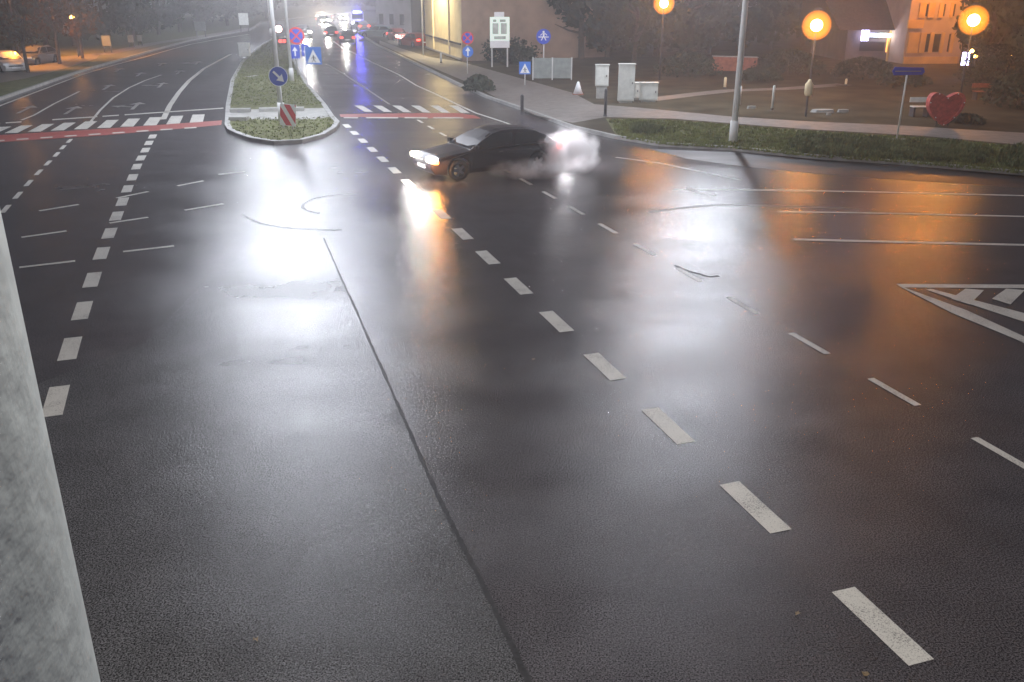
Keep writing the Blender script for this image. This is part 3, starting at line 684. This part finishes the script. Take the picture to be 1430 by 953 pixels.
def pedestrian(mb, s, cz=0):
    mb.plate([(s*.10*cos(a*pi/5), cz+s*(.34+.10*sin(a*pi/5))) for a in range(10)], -.072, -.066)
    mb.plate([(-.07*s, cz-.05*s), (.08*s, cz-.05*s), (.10*s, cz+.22*s), (-.05*s, cz+.22*s)], -.072, -.066)
    mb.plate([(-.05*s, cz-.05*s), (-.25*s, cz-.4*s), (-.15*s, cz-.4*s), (.02*s, cz-.05*s)], -.072, -.066)
    mb.plate([(0, cz-.055*s), (.18*s, cz-.4*s), (.28*s, cz-.4*s), (.08*s, cz-.055*s)], -.072, -.066)
    mb.plate([(.1*s, cz+.2*s), (.28*s, cz+.02*s), (.33*s, cz+.08*s), (.1*s, cz+.27*s)], -.073, -.067)
    mb.plate([(-.05*s, cz+.2*s), (-.26*s, cz+.0*s), (-.31*s, cz+.06*s), (-.05*s, cz+.27*s)], -.073, -.067)
    return mb
def crossing_sign(b, u, v, hw, label, m='sign_light_blue', tri='sign_white'):
    k = mpp(b); t = thing('crossing_sign', b, label, 'road sign'); dx, dz = sign_at(b, u, v); post(t, dz+hw*k)
    p = MB().box((-hw*k, -.05, -hw*k*1.05), (hw*k, -.035, hw*k*1.05)).build('sign_plate', m, t, loc=(dx, 0, dz))
    tr = MB().plate([(-hw*k*.84, -hw*k*.85), (hw*k*.84, -hw*k*.85), (0, hw*k*.75)], -.06, -.052).build('white_triangle', tri, p)
    pedestrian(MB(), hw*k*1.0, -hw*k*.38).build('walker_symbol', 'dark_metal', tr)
crossing_sign(G(430, 121, Z), 438, 81, 11, 'blue pedestrian crossing sign with white triangle on the median edge')
crossing_sign(G(733, 119, Z), 733, 98, 8, 'small pedestrian crossing sign low beside the pavement')
b = G(653, 103, Z); k = mpp(b); t = thing('no_stopping_sign', b, 'no stopping sign over a round blue arrow sign by the cream building', 'road sign')
dx, dz = sign_at(b, 653, 56); post(t, dz+.3); nostop(t, (dx, 0, dz), 8.5*k)
dx, dz = sign_at(b, 653.5, 75); p = disc(7.5*k, -.05, -.035).build('lower_plate', 'sign_light_blue', t, loc=(dx, 0, dz)); MB().plate(rot(ARW, 0, 9*k), -.06, -.052).build('arrow_symbol', 'sign_white', p)
b = G(759, 108, Z); k = mpp(b); t = thing('path_sign', b, 'round blue path sign with white figure above the grey fence panel', 'road sign')
dx, dz = sign_at(b, 759, 54); post(t, dz+.3); p = disc(10*k, -.05, -.035).build('sign_plate', 'sign_blue', t, loc=(dx, 0, dz))
pedestrian(MB(), 15*k, 1*k).build('walker_symbol', 'sign_white', p); MB().box((-7*k, -.06, -1.2*k), (7*k, -.052, 0)).build('divider', 'sign_white', p)
# pedestrian signal at the median
b = G(388, 98, Z); k = mpp(b); t = thing('traffic_signal', b, 'small signal post with pale lamp above a red one beside the big street lamp', 'traffic signal')
dx, dz = sign_at(b, 390, 43); dx2, dz2 = sign_at(b, 395, 60); post(t, dz+.3, .05)
MB().box((-.2, -.15, dz-.3), (.2, .1, dz+.3)).build('housing', 'dark_metal', t, loc=(dx, 0, 0)); disc(4.5*k, -.22, -.153).build('pale_lamp', 'e_pink', t, loc=(dx, 0, dz))
MB().box((-.3, -.15, dz2-.22), (.3, .1, dz2+.22)).build('housing', 'dark_metal', t, loc=(dx2, 0, 0))
for xx in (-.13, .15): disc(2.2*k, -.2, -.153).build('red_lamp', 'e_tail_dim', t, loc=(dx2+xx, 0, dz2))
# street name sign
b = G(1252, 196, Z); k = mpp(b); t = thing('street_name_sign', b, 'blue street name plate on a thin leaning post in the verge', 'street sign')
dx, dz = sign_at(b, 1267, 104)
MB().tube([(0, 0, 0), (dx*.75, 0, dz+.1)], .035, 8).build('post', 'galv', t, True)
MB().plate([(dx-22*k, dz), (dx-19*k, dz+5.5*k), (dx+20*k, dz+4.5*k), (dx+22*k, dz-1*k), (dx+19*k, dz-5*k), (dx-19*k, dz-5.5*k)], -.07, -.04).build('name_plate', 'sign_blue', t)
MB().box((-.3, -.1, .0), (.35, .1, .05)).build('foot', 'concrete', t)
MB().plate([(dx-18*k, dz-.02), (dx+17*k, dz-.02), (dx+17*k, dz+.01), (dx-18*k, dz+.01)], -.074, -.071).build('pale_stripe', 'grey_metal', t)
# heart
b = G(1315, 176, Z); k = mpp(b); t = thing('heart_sculpture', b, 'big red heart sculpture standing beside the pavement', 'sculpture')
hp = []
for i in range(40):
    a = 2*pi*i/40; hp.append((16*math.copysign(abs(sin(a))**1.7, sin(a)), 13.5*cos(a)-4.0*cos(2*a)-1.6*cos(3*a)-.6*cos(4*a)))
sc_ = 25*k/16
hp = [(x*sc_, (y+17)*sc_*1.02) for x, y in hp]
MB().plate(hp, -.05, .05).build('panel', 'heart', t)
inner = [(x*.86, (y-.8)*.86+.8) for x, y in hp]
mb = MB()
for i in range(40):
    j = (i+1) % 40; mb.plate([hp[i], hp[j], inner[j], inner[i]], -.16, .16)
mb.build('rim', 'heart', t)
for x in (-.25, .25): MB().tube([(x, 0, -.02), (x, 0, .5)], .04, 6).build('leg', 'dark_metal', t)
dots = MB()
for i in range(0, 40, 5): dots.box((hp[i][0]*.93-.02, -.18, (hp[i][1]-.8)*.93+.8-.02), (hp[i][0]*.93+.02, -.163, (hp[i][1]-.8)*.93+.8+.02))
dots.build('bulbs', 'sign_white', t)
# bench-like rail and red bench behind it
def bench(u, v, wpx, label, m):
    b = G(u, v, Z); k = mpp(b); W = wpx*k; t = thing('park_bench', b, label, 'bench')
    for i in range(3): MB().box((-W/2, -.2+.15*i, .42), (W/2, -.08+.15*i, .46)).build('seat_slat', m, t)
    MB().box((-W/2, .28, .6), (W/2, .32, .82)).build('backrest', m, t)
    for x in (-W*.4, W*.4): MB().box((x-.04, -.2, 0), (x+.04, .27, .415)).build('leg', 'dark_metal', t)
bench(1372, 140, 28, 'red park bench beside the heart sculpture', 'brick')
bench(1283, 163, 24, 'low pale park bench between the street sign and the heart', 'white_metal')
# pale flat stones and low things on the park ground
for u, v, l, lab in ((1150, 157, .62, 'larger pale stone slab lying on the park ground'), (1177, 157, .32, 'smaller pale stone slab lying on the park ground'), (1050, 152, .25, 'pale stone lying beside the tall mast'), (1157, 161, .14, 'tiny pale stone below the larger slab')):
    p = G(u, v, Z); rn_ = random.Random(int(u)); mb = MB()
    ring_ = [(l*cos(a*pi/4)*rn_.uniform(.8, 1.1), l*.45*sin(a*pi/4)*rn_.uniform(.8, 1.1)) for a in range(8)]
    mb.add([(x, y, 0) for x, y in ring_]+[(x*.85, y*.8, .13) for x, y in ring_], [tuple(range(8, 16))]+[(i, (i+1) % 8, (i+1) % 8+8, i+8) for i in range(8)])
    o = mb.build('stone_slab', 'concrete', loc=p); tag(o, lab, 'stone')
def bollard(u, vb, vt, label, m='white_metal', r=.06):
    b = G(u, vb, Z); h = zat(b, vt); t = thing('bollard', b, label, 'bollard')
    MB().tube([(0, 0, 0), (0, 0, h-.05), (0, 0, h)], [r, r, r*.6], 10).build('shaft', m, t, True); MB().lathe([(r*1.3, 0), (r*1.3, .05), (r, .09)], 10).build('foot', 'dark_metal', t)
bollard(1078, 154, 123, 'tall pale post on the park ground right of the mast')
bollard(1012, 124, 111, 'short pale post left of the mast', 'wall_cream', .08)
bollard(729, 160, 136, 'short dark post on the pavement corner', 'dark_metal', .08)
bollard(845, 163, 128, 'dark post before the white cabinets', 'dark_metal', .07)
bollard(616, 88, 76, 'slim white post at the foot of the cream wall', 'white_metal', .07)
bollard(1181, 120, 113, 'farther tiny pale post beyond the stone slabs', 'wall_cream', .07)
b = G(807, 132, Z); t = thing('traffic_cone', b, 'pale traffic cone beside the pavement', 'cone')
MB().lathe([(.26, .04), (.06, .66), (.03, .68)], 14).build('cone_body', 'sign_white', t, True); MB().box((-.3, -.3, 0), (.3, .3, .038)).build('foot', 'brick', t)
b = G(1125, 163, Z); k = mpp(b); t = thing('litter_bin', b, 'pale litter bin on a dark post between the stones and the mast', 'litter bin')
MB().tube([(0, 0, 0), (0, 0, zat(b, 136))], .05, 8).build('post', 'dark_metal', t); z0 = zat(b, 138)
MB().lathe([(.14, z0), (.18, z0+.1), (.19, z0+.5), (.10, z0+.62), (.05, z0+.72)], 12).build('bin', 'wall_cream', t, True)
# cabinets
def cabinet(u0, u1, vt, vb, label, base=0, m='white_metal', depth=.35):
    b = G((u0+u1)/2, vb, Z); k = mpp(b); W = (u1-u0)*k; h = zat(b, vt); t = thing('utility_cabinet', b, label, 'cabinet', group='cabinets by the pavement')
    z0 = zat(b, base) if base else .08
    MB().box((-W/2, 0, z0), (W/2, depth, h)).build('body', m, t, bevel=.015)
    MB().box((-W/2+.04, -.02, z0+.06), (W/2-.04, -.002, h-.06)).build('door', m, t)
    MB().box((-W/2-.03, -.04, h+.002), (W/2+.03, depth+.04, h+.04)).build('lid', m, t)
    MB().box((W/2-.14, -.045, (z0+h)/2-.05), (W/2-.10, -.022, (z0+h)/2+.05)).build('handle', 'dark_metal', t)
    MB().box((-W/2*.8, .03, 0), (W/2*.8, depth-.03, z0-.003)).build('plinth', 'concrete', t)
    return t
cabinet(831, 849, 95, 138, 'small white cabinet on a plinth, nearest the trees', 124)
cabinet(863, 885, 94, 144, 'tallest white utility cabinet in the row')
cabinet(886.5, 893, 120, 140, 'narrow white cabinet tucked beside the tallest one')
cabinet(893.5, 918, 120, 143, 'low wide cabinet with a pale yellow front at the row end', m='white_metal')
cabinet(334, 349, 63, 80, 'white cabinet at the left edge of the far median')
# fence panel
b = G(771, 112, Z); k = mpp(b); t = thing('fence_panel', b, 'grey green metal fence panel before the dark trees', 'fence')
W = 52*k; h = zat(b, 84)
MB().box((-W/2, 0, .1), (W/2, .05, h)).build('panel', 'grey_metal', t)
for x in (-W/2-.04, 0, W/2+.04): MB().box((x-.035, -.04 if x == 0 else 0, 0), (x+.035, -.003 if x == 0 else .07, h+.05)).build('post', 'galv', t)
# boards by the left road
for u, vb, vt, wpx, lab, m in ((151, 74, 52, 12, 'pale notice board at the end of the orange lit car park', 'grey_metal'), (184, 66, 51, 8, 'narrow pale board behind the left road', 'grey_metal'), (196, 64, 51, 6, 'smallest pale board behind the left road', 'grey_metal'),
                               (281, 52, 32, 15, 'wide pale board far along the left road', 'grey_metal'), (342, 46, 20, 13, 'high pale sign board where the left road disappears', 'white_metal')):
    b = G(u, vb, Z); k = mpp(b); h = zat(b, vt); t = thing('notice_board', b, lab, 'board', group='boards along the left road')
    MB().box((-wpx*k/2, -.03, h*.4), (wpx*k/2, .03, h)).build('board', m, t)
    for s in (-.4, .4): MB().box((s*wpx*k-.04, .033, 0), (s*wpx*k+.04, .1, h)).build('post', 'dark_metal', t)
# street clutter light hedge: dark hedge below the billboard
mb = MB(); rnd = random.Random(9); ha, hb = G(662, 84), G(745, 96)
for i in range(2600):
    f = rnd.random(); p = ha.lerp(hb, f)+Vector((rnd.gauss(0, .3), rnd.gauss(0, .45), rnd.random()**.7*(1.7+.4*sin(f*19))))
    q1 = Vector((rnd.gauss(0, 1), rnd.gauss(0, 1), rnd.gauss(0, 1))).normalized(); q2 = q1.orthogonal().normalized(); s = rnd.uniform(.06, .16)
    mb.add([p-q1*s, p+q2*s*.7, p+q1*s, p-q2*s*.7], [(0, 1, 2, 3)])
tag(mb.build('hedge', 'leaf_dark'), 'dark hedge under the pale billboard', 'hedge')
def shrub(u, v, r, h, label, m='leaf_dark', n=900):
    b = G(u, v, Z); t = thing('shrub', b, label, 'shrub'); mb = MB(); rnd = random.Random(int(u*7))
    for i in range(n):
        a = rnd.uniform(0, 2*pi); zz = rnd.random()**.8; rr = r*sqrt(max(.05, 1-zz*zz))*rnd.uniform(.5, 1.08); p = Vector((cos(a)*rr, sin(a)*rr, zz*h+.05))
        q1 = Vector((rnd.gauss(0, 1), rnd.gauss(0, 1), rnd.gauss(0, 1))).normalized(); q2 = q1.orthogonal().normalized(); s = rnd.uniform(.05, .14)
        mb.add([p-q1*s, p+q2*s*.7, p+q1*s, p-q2*s*.7], [(0, 1, 2, 3)])
    mb.build('foliage', m, t); MB().tube([(0, 0, 0), (0, 0, h*.7)], .03, 5).build('stem', 'bark', t)
shrub(668, 127, .9, .8, 'dark round shrub at the corner before the pavement')
shrub(1260, 120, 1.6, .9, 'wide dark shrub behind the street name sign')
shrub(1350, 172, .7, .3, 'low dark shrub at the foot of the heart')
for i, (u, v, r, h) in enumerate(((960,106,2.2,1.4),(1100,104,2.4,1.5),(1060,112,1.4,.7),(1205,108,2.0,1.2),(1400,128,2.4,2.0),(1420,150,1.6,1.5),(1388,115,2.2,2.2))):
    shrub(u, v, r, h, ['broad dark shrub before the trees left of the mast','broad dark shrub under the middle orange lamp','small dark shrub right of the mast','dark shrub before the pavilion','tall dark shrub behind the red bench','nearest dark shrub at the picture edge','tallest dark shrub behind the tiny orange lights'][i], n=1300)
# four fallen leaves
for u, v, lab in ((1208,943,'yellow leaf on the asphalt nearest the viewer'), (357,895,'reddish leaf on the asphalt left of the dark seam'), (745,503,'pale leaf between the dark seam and the heavy dashes'), (1113,858,'small brown leaf beside the nearest heavy dash')):
    p = G(u, v, .006); mb = MB(); a0 = random.uniform(0, 6)
    pts = [(.035*cos(a0+a*pi/4)*(1 if a % 2 else .6), .035*sin(a0+a*pi/4)*(1 if a % 2 else .6), .012*(a % 3)) for a in range(8)]
    mb.add(pts+[(0, 0, .012)], [(i, (i+1) % 8, 8) for i in range(8)]); tag(mb.build('fallen_leaf', 'leaf_litter', loc=p+Vector((0, 0, .008))), lab, 'leaf')

# ================================================================== cars
def car(loc, rz, label, paint, L_=4.4, W=1.8, Hh=1.42, head='e_head', tail='e_tail', cat='car', group=None, name='parked_car', beams=None, tails=None, head_on=True, reverse=False):
    t = thing(name, loc, label, cat, rz, group)       # +x is the front
    hw = W/2; rwh = .33; fa, ra2 = L_*.31, -L_*.30
    # body: side silhouette with wheel arches, lofted over the width with tumblehome
    top = [(L_*.5, .42), (L_*.495, .62), (L_*.44, .74), (L_*.20, .90), (-L_*.36, .97), (-L_*.47, .93), (-L_*.5, .70), (-L_*.495, .38), (-L_*.47, .22)]
    def arch(cx): return [(cx+(rwh+.06)*cos(a), .33+(rwh+.06)*sin(a)) for a in [pi+.33-(pi+.66)*i/10 for i in range(11)]]
    bottom = arch(ra2)+arch(fa)+[(L_*.47, .22)]
    prof = bottom+top
    def yw(x, z):
        e = abs(x)/(L_*.5); return hw*(1-.16*max(0, e-.62)/.38*max(0, e-.62)/.38*1.6)*(1-.07*max(0, z-.62)/.35)*(1-.05*max(0, .45-z)/.25)
    n = len(prof); vs = [(x, -yw(x, z), z) for x, z in prof]+[(x, -yw(x, z)*.55, z+(.03 if z > .6 else 0)) for x, z in prof]+[(x, yw(x, z)*.55, z+(.03 if z > .6 else 0)) for x, z in prof]+[(x, yw(x, z), z) for x, z in prof]
    fs = [tuple(range(n))]+[tuple(range(3*n, 4*n))[::-1]]
    for r_ in range(3):
        for i in range(n): fs.append((r_*n+i, r_*n+(i+1) % n, (r_+1)*n+(i+1) % n, (r_+1)*n+i))
    MB().add(vs, fs).build('body', paint, t, bevel=.03)
    # cabin: glasshouse and roof
    b4 = [(L_*.22, .90), (-L_*.44, .95)]; r4 = [(L_*.03, Hh-.07), (-L_*.31, Hh-.09)]
    def side(s): return [(b4[0][0], s*hw*.90, b4[0][1]), (b4[1][0], s*hw*.84, b4[1][1]), (r4[1][0], s*hw*.68, r4[1][1]), (r4[0][0], s*hw*.70, r4[0][1])]
    a, c = side(-1), side(1)
    prof_ = [(L_*.22, .90, .90), (L_*.125, 1.14, .80), (L_*.03, Hh-.07, .70), (-L_*.04, Hh-.01, .66), (-L_*.14, Hh, .65), (-L_*.24, Hh-.03, .66), (-L_*.31, Hh-.09, .68), (-L_*.385, 1.15, .77), (-L_*.44, .95, .84)]
    vs = []; nl = len(prof_)
    for x_, z_, k_ in prof_: vs += [(x_, -hw*k_, z_), (x_, -hw*k_*.5, z_+(.035 if z_ > 1.2 else .01)), (x_, hw*k_*.5, z_+(.035 if z_ > 1.2 else .01)), (x_, hw*k_, z_)]
    fs = [(i*4+q_, i*4+q_+1, i*4+5+q_, i*4+4+q_) for i in range(nl-1) for q_ in range(3)]
    fs += [tuple(i*4 for i in range(nl))[::-1], tuple(i*4+3 for i in range(nl)), (0, 1, 2, 3), tuple((nl-1)*4+q_ for q_ in range(4))[::-1]]
    MB().add(vs, fs).build('cabin', paint, t, bevel=.05)
    def quad(p0, p1, p2, p3, nrm, name, inset=.1):
        P_ = [Vector(p) for p in (p0, p1, p2, p3)]; cx = sum(P_, Vector())/4; q = [p.lerp(cx, inset)+Vector(nrm)*.016 for p in P_]
        back = [p-Vector(nrm)*.02 for p in q]
        return MB().add(q+back, [(0,1,2,3),(4,7,6,5),(0,4,5,1),(1,5,6,2),(2,6,7,3),(3,7,4,0)]).build(name, 'glass', t)
    for s, w_ in ((-1, a), (1, c)):
        P_ = [Vector(p) for p in w_]; midb = P_[0].lerp(P_[1], .48); midt = P_[3].lerp(P_[2], .48); nr = (0, s*.93, .35)
        quad(P_[0], midb, midt, P_[3], nr, 'side_window', .12); quad(midb, P_[1], P_[2], midt, nr, 'side_window', .12)
        MB().box((L_*.17, s*(hw+.02)-.08, .92), (L_*.20, s*(hw+.02)+.08, 1.04)).build('wing_mirror', paint, t)
        for xx in (-.02, -.24): MB().box((L_*xx, s*hw*.985-.012, .78), (L_*xx+.16, s*hw*.985+.012, .81)).build('door_handle', 'dark_metal', t)
    quad(a[0], a[3], c[3], c[0], (.75, 0, .66), 'windscreen', .08); quad(a[1], a[2], c[2], c[1], (-.7, 0, .7), 'rear_window', .12)
    for x in (fa, ra2):
        for s in (-1, 1):
            y = s*(hw-.11)
            tyre = MB(); seg = 24
            ringp = [(rwh*.62, -.1), (rwh*.95, -.1), (rwh, -.06), (rwh, .06), (rwh*.95, .1), (rwh*.62, .1)]
            vs = [(x+r_*cos(2*pi*k/seg), y+yy, rwh+r_*sin(2*pi*k/seg)) for r_, yy in ringp for k in range(seg)]
            fs = [(i*seg+k, i*seg+(k+1) % seg, ((i+1) % 6)*seg+(k+1) % seg, ((i+1) % 6)*seg+k) for i in range(6) for k in range(seg)]
            wh = bpy.data.objects.new('wheel', None); COL.objects.link(wh); wh.parent = t
            tyre.add(vs, fs).build('tyre', 'tyre', wh, True)
            rim = MB(); rim.tube([(x, y-.03, rwh), (x, y+.03, rwh)], rwh*.18, 12)
            for k in range(5):
                a_ = 2*pi*k/5; d0 = Vector((cos(a_), 0, sin(a_))); e0 = Vector((-sin(a_), 0, cos(a_))); P0 = Vector((x, y+s*.05, rwh))
                q = [P0+d0*.04+e0*.05, P0+d0*rwh*.64+e0*.035, P0+d0*rwh*.64-e0*.035, P0+d0*.04-e0*.05]
                rim.add([v_ for v_ in q]+[v_-Vector((0, s*.03, 0)) for v_ in q], [(0,1,2,3),(7,6,5,4),(0,4,5,1),(1,5,6,2),(2,6,7,3),(3,7,4,0)])
            rim.build('rim', 'rim', wh)
    for s in (-1, 1):
        MB().box((L_*.455, s*hw*.66-.2, .60), (L_*.505, s*hw*.66+.2, .74)).build('headlight', head if head_on else 'sign_white', t, bevel=.02)
        MB().box((-L_*.505, s*hw*.70-.17, .70), (-L_*.478, s*hw*.70+.17, .86)).build('tail_light', tail, t, bevel=.01)
    if reverse:
        MB().box((-L_*.508, -hw*.70-.02, .62), (-L_*.48, -hw*.70+.14, .69)).build('reversing_light', 'e_reverse', t)
    MB().box((L_*.492, -.26, .38), (L_*.506, .26, .49)).build('number_plate', 'sign_white', t)
    MB().box((-L_*.506, -.26, .50), (-L_*.494, .26, .61)).build('number_plate', 'sign_white', t)
    MB().box((L_*.484, -.45, .50), (L_*.501, .45, .58)).build('grille', 'dark_metal', t)
    return t
fl, rl = (G(578, 258)+G(627, 240))/2, (G(765, 242)+G(743, 225))/2
mid = (fl+rl)/2; rz = atan2(fl.y-rl.y, fl.x-rl.x)
dc = car(mid, rz, 'dark car sliding across the wet junction with headlights on and smoke behind', 'car_dark', 4.6, 1.85, 1.40, name='drifting_car', reverse=True)
lamp('headlight_beam', (2.62, .6, .66), 60, (1, .95, .92), .10, dc)       # left headlight (nearer)
lamp('headlight_beam', (2.55, -.6, .62), 25, (1, .97, .95), .05, dc)
lamp('indicator_light', (2.30, .98, .60), 60, (1, .35, .03), .06, dc)
MB().box((2.12, .80, .58), (2.24, .90, .68)).build('indicator', 'e_indicator', dc)
lamp('smoke_fill_light', (-3.0, -.1, .95), 450, (.95, .95, 1), .06, dc)  # fill lamp added inside the smoke to whiten it
# tyre smoke behind the car
def smoke(name, loc, sx, sy, sz, dens, seed, label):
    bm = bmesh.new(); bmesh.ops.create_icosphere(bm, subdivisions=4, radius=1)
    from mathutils import noise
    for v in bm.verts:
        n_ = noise.noise(v.co*1.6+Vector((seed, 0, 0)))*.45+noise.noise(v.co*4+Vector((0, seed, 0)))*.22
        v.co *= 1+n_
        v.co.x *= sx; v.co.y *= sy; v.co.z *= sz
    me = bpy.data.meshes.new(name); bm.to_mesh(me); bm.free(); me.shade_smooth()
    m = bpy.data.materials.new('tyre_smoke'); m.use_nodes = True; nt = m.node_tree; nt.nodes.remove(nt.nodes['Principled BSDF'])
    pv = nt.nodes.new('ShaderNodeVolumePrincipled'); pv.inputs['Color'].default_value = (.99, .99, 1, 1); pv.inputs['Anisotropy'].default_value = .1
    n = nt.nodes.new('ShaderNodeTexNoise'); n.inputs['Scale'].default_value = 2.0; n.inputs['Detail'].default_value = 3
    tc = nt.nodes.new('ShaderNodeTexCoord'); nt.links.new(tc.outputs['Object'], n.inputs['Vector'])
    r = nt.nodes.new('ShaderNodeMapRange'); r.inputs['From Min'].default_value = .38; r.inputs['From Max'].default_value = .62; r.inputs['To Min'].default_value = dens*.12; r.inputs['To Max'].default_value = dens*1.6
    nt.links.new(n.outputs['Fac'], r.inputs['Value'])
    # thins towards the rim of the puff
    gd = nt.nodes.new('ShaderNodeVectorMath'); gd.operation = 'MULTIPLY'; gd.inputs[1].default_value = (1/sx, 1/sy, 1/sz); nt.links.new(tc.outputs['Object'], gd.inputs[0])
    ln = nt.nodes.new('ShaderNodeVectorMath'); ln.operation = 'LENGTH'; nt.links.new(gd.outputs[0], ln.inputs[0])
    r2 = nt.nodes.new('ShaderNodeMapRange'); r2.inputs['From Min'].default_value = 1.02; r2.inputs['From Max'].default_value = .15; nt.links.new(ln.outputs['Value'], r2.inputs['Value'])
    mu = nt.nodes.new('ShaderNodeMath'); mu.operation = 'MULTIPLY'; nt.links.new(r.outputs['Result'], mu.inputs[0]); nt.links.new(r2.outputs['Result'], mu.inputs[1]); nt.links.new(mu.outputs[0], pv.inputs['Density'])
    nt.links.new(pv.outputs['Volume'], nt.nodes['Material Output'].inputs['Volume'])
    me.materials.append(m); o = bpy.data.objects.new(name, me); COL.objects.link(o); o.location = loc; stuff(o); tag(o, label, 'smoke')
    return o
sp_ = G(789, 244); smoke('tyre_smoke', sp_+Vector((.1, .3, .68)), 1.15, 1.05, .82, 3.6, 3, 'thick white cloud of tyre smoke behind the dark car')
smoke('tyre_smoke', G(742, 252)+Vector((0, .1, .32)), 1.5, .6, .36, 1.8, 8, 'thin low trail of smoke beside the rear wheel')
# the queue far down the road
FG = 'cars far down the road'
def head_car(u, v, rz, lab, paint, pw, hcol='e_head', c=(1, .97, .9)):
    cc_ = car(G(u, v), rz, lab, paint, name='oncoming_car', group=FG)
    d = Vector((-G(u, v).x, -G(u, v).y, 0)).normalized()
    lamp('headlight_beam', (2.5, 0, .72), pw, c, .25, cc_, spot=70, aim=(1, 0, -.03)); return cc_
toward = lambda u, v: atan2(-G(u, v).y, -G(u, v).x)
head_car(424, 52, toward(424, 52)+.1, 'nearest oncoming car with blazing headlights beside the far median', 'car_grey', 900)
head_car(452, 34, toward(452, 34)+.2, 'second oncoming car with blazing headlights down the road', 'car_dark', 4500)
head_car(475, 30, toward(475, 30)+.3, 'third oncoming car with blazing headlights down the road', 'car_white', 4500)
head_car(448, 27, toward(448, 27), 'farthest oncoming car with warm headlights down the road', 'car_grey', 4500, c=(1, .75, .5))
car(G(503, 44), toward(503, 44)+pi+.3, 'far car showing tail lights under the blue beacon', 'car_white', name='waiting_car', group=FG, head_on=False)
car(G(527, 53), pi-.15, 'pale green car standing broadside before the grey building', 'car_green', name='waiting_car', group=FG, head_on=False)
hc = car(G(556, 58), toward(556, 58)+.25, 'car with bright headlights turned on before the grey building', 'car_red', name='waiting_car', group=FG); lamp('headlight_beam', (2.7, 0, .7), 500, (1, .95, .95), .25, hc)
car(G(578, 66), toward(578, 66)+pi+.5, 'red car showing tail lights beside the cream building', 'car_red', name='waiting_car', group=FG, head_on=False)
car(G(486, 62), toward(486, 62)+pi, 'dark car driving away in the right lane with dim tail lights', 'car_grey', name='departing_car', group=FG, head_on=False, tail='e_tail_dim')
car(G(463, 54), toward(463, 54)+pi, 'dark car driving away close beside the white glare', 'car_dark', name='departing_car', group=FG, head_on=False, tail='e_tail_dim')
pc = car(G(14, 101), toward(14, 101)+.2, 'white car parked in the orange lit car park', 'car_white', head_on=False, tail='sign_red')
car(G(52, 91), toward(52, 91)-.5, 'dark car parked farther along the orange lit car park', 'car_grey', head_on=False, tail='sign_red')
# van with blue beacon
b = G(500, 40); t = thing('emergency_van', b, 'far van with a glowing blue beacon on its roof', 'van', toward(500, 40))
MB().plate([(2.4, .35), (2.4, 1.1), (1.7, 1.35), (1.2, 2.2), (-2.4, 2.25), (-2.4, .35)], -.95, .95).build('body', 'car_white', t, bevel=.06)
MB().add([(1.73, -.8, 1.4), (1.73, .8, 1.4), (1.27, .8, 2.1), (1.27, -.8, 2.1)], [(0, 1, 2, 3)]).build('windscreen', 'glass', t)
for x in (-1.5, 1.5):
    for s in (-1, 1): MB().tube([(x, s*.98-.1, .35), (x, s*.98+.1, .35)], .35, 16).build('wheel', 'tyre', t)
for s in (-1, 1): MB().box((2.38, s*.7-.2, .7), (2.45, s*.7+.2, .95)).build('headlight', 'e_reverse', t)
MB().box((.7, -.6, 2.26), (1.1, .6, 2.5)).build('beacon', 'e_blue', t)
lamp('beacon_light', (1.0, 0, 3.1), 900, (.10, .10, 1), .35, t); lamp('headlight_beam', (2.8, 0, .9), 500, (.8, .8, 1), .25, t)

# ================================================================== haze
mb = MB().box((-720, -70, -1.2), (720, 1220, 30)); m = bpy.data.materials.new('haze'); m.use_nodes = True; nt = m.node_tree; nt.nodes.remove(nt.nodes['Principled BSDF'])
pv = nt.nodes.new('ShaderNodeVolumePrincipled'); pv.inputs['Color'].default_value = (.95, .96, 1, 1); pv.inputs['Density'].default_value = .0025; pv.inputs['Anisotropy'].default_value = .8
nt.links.new(pv.outputs['Volume'], nt.nodes['Material Output'].inputs['Volume'])
stuff(mb.build('haze', m))
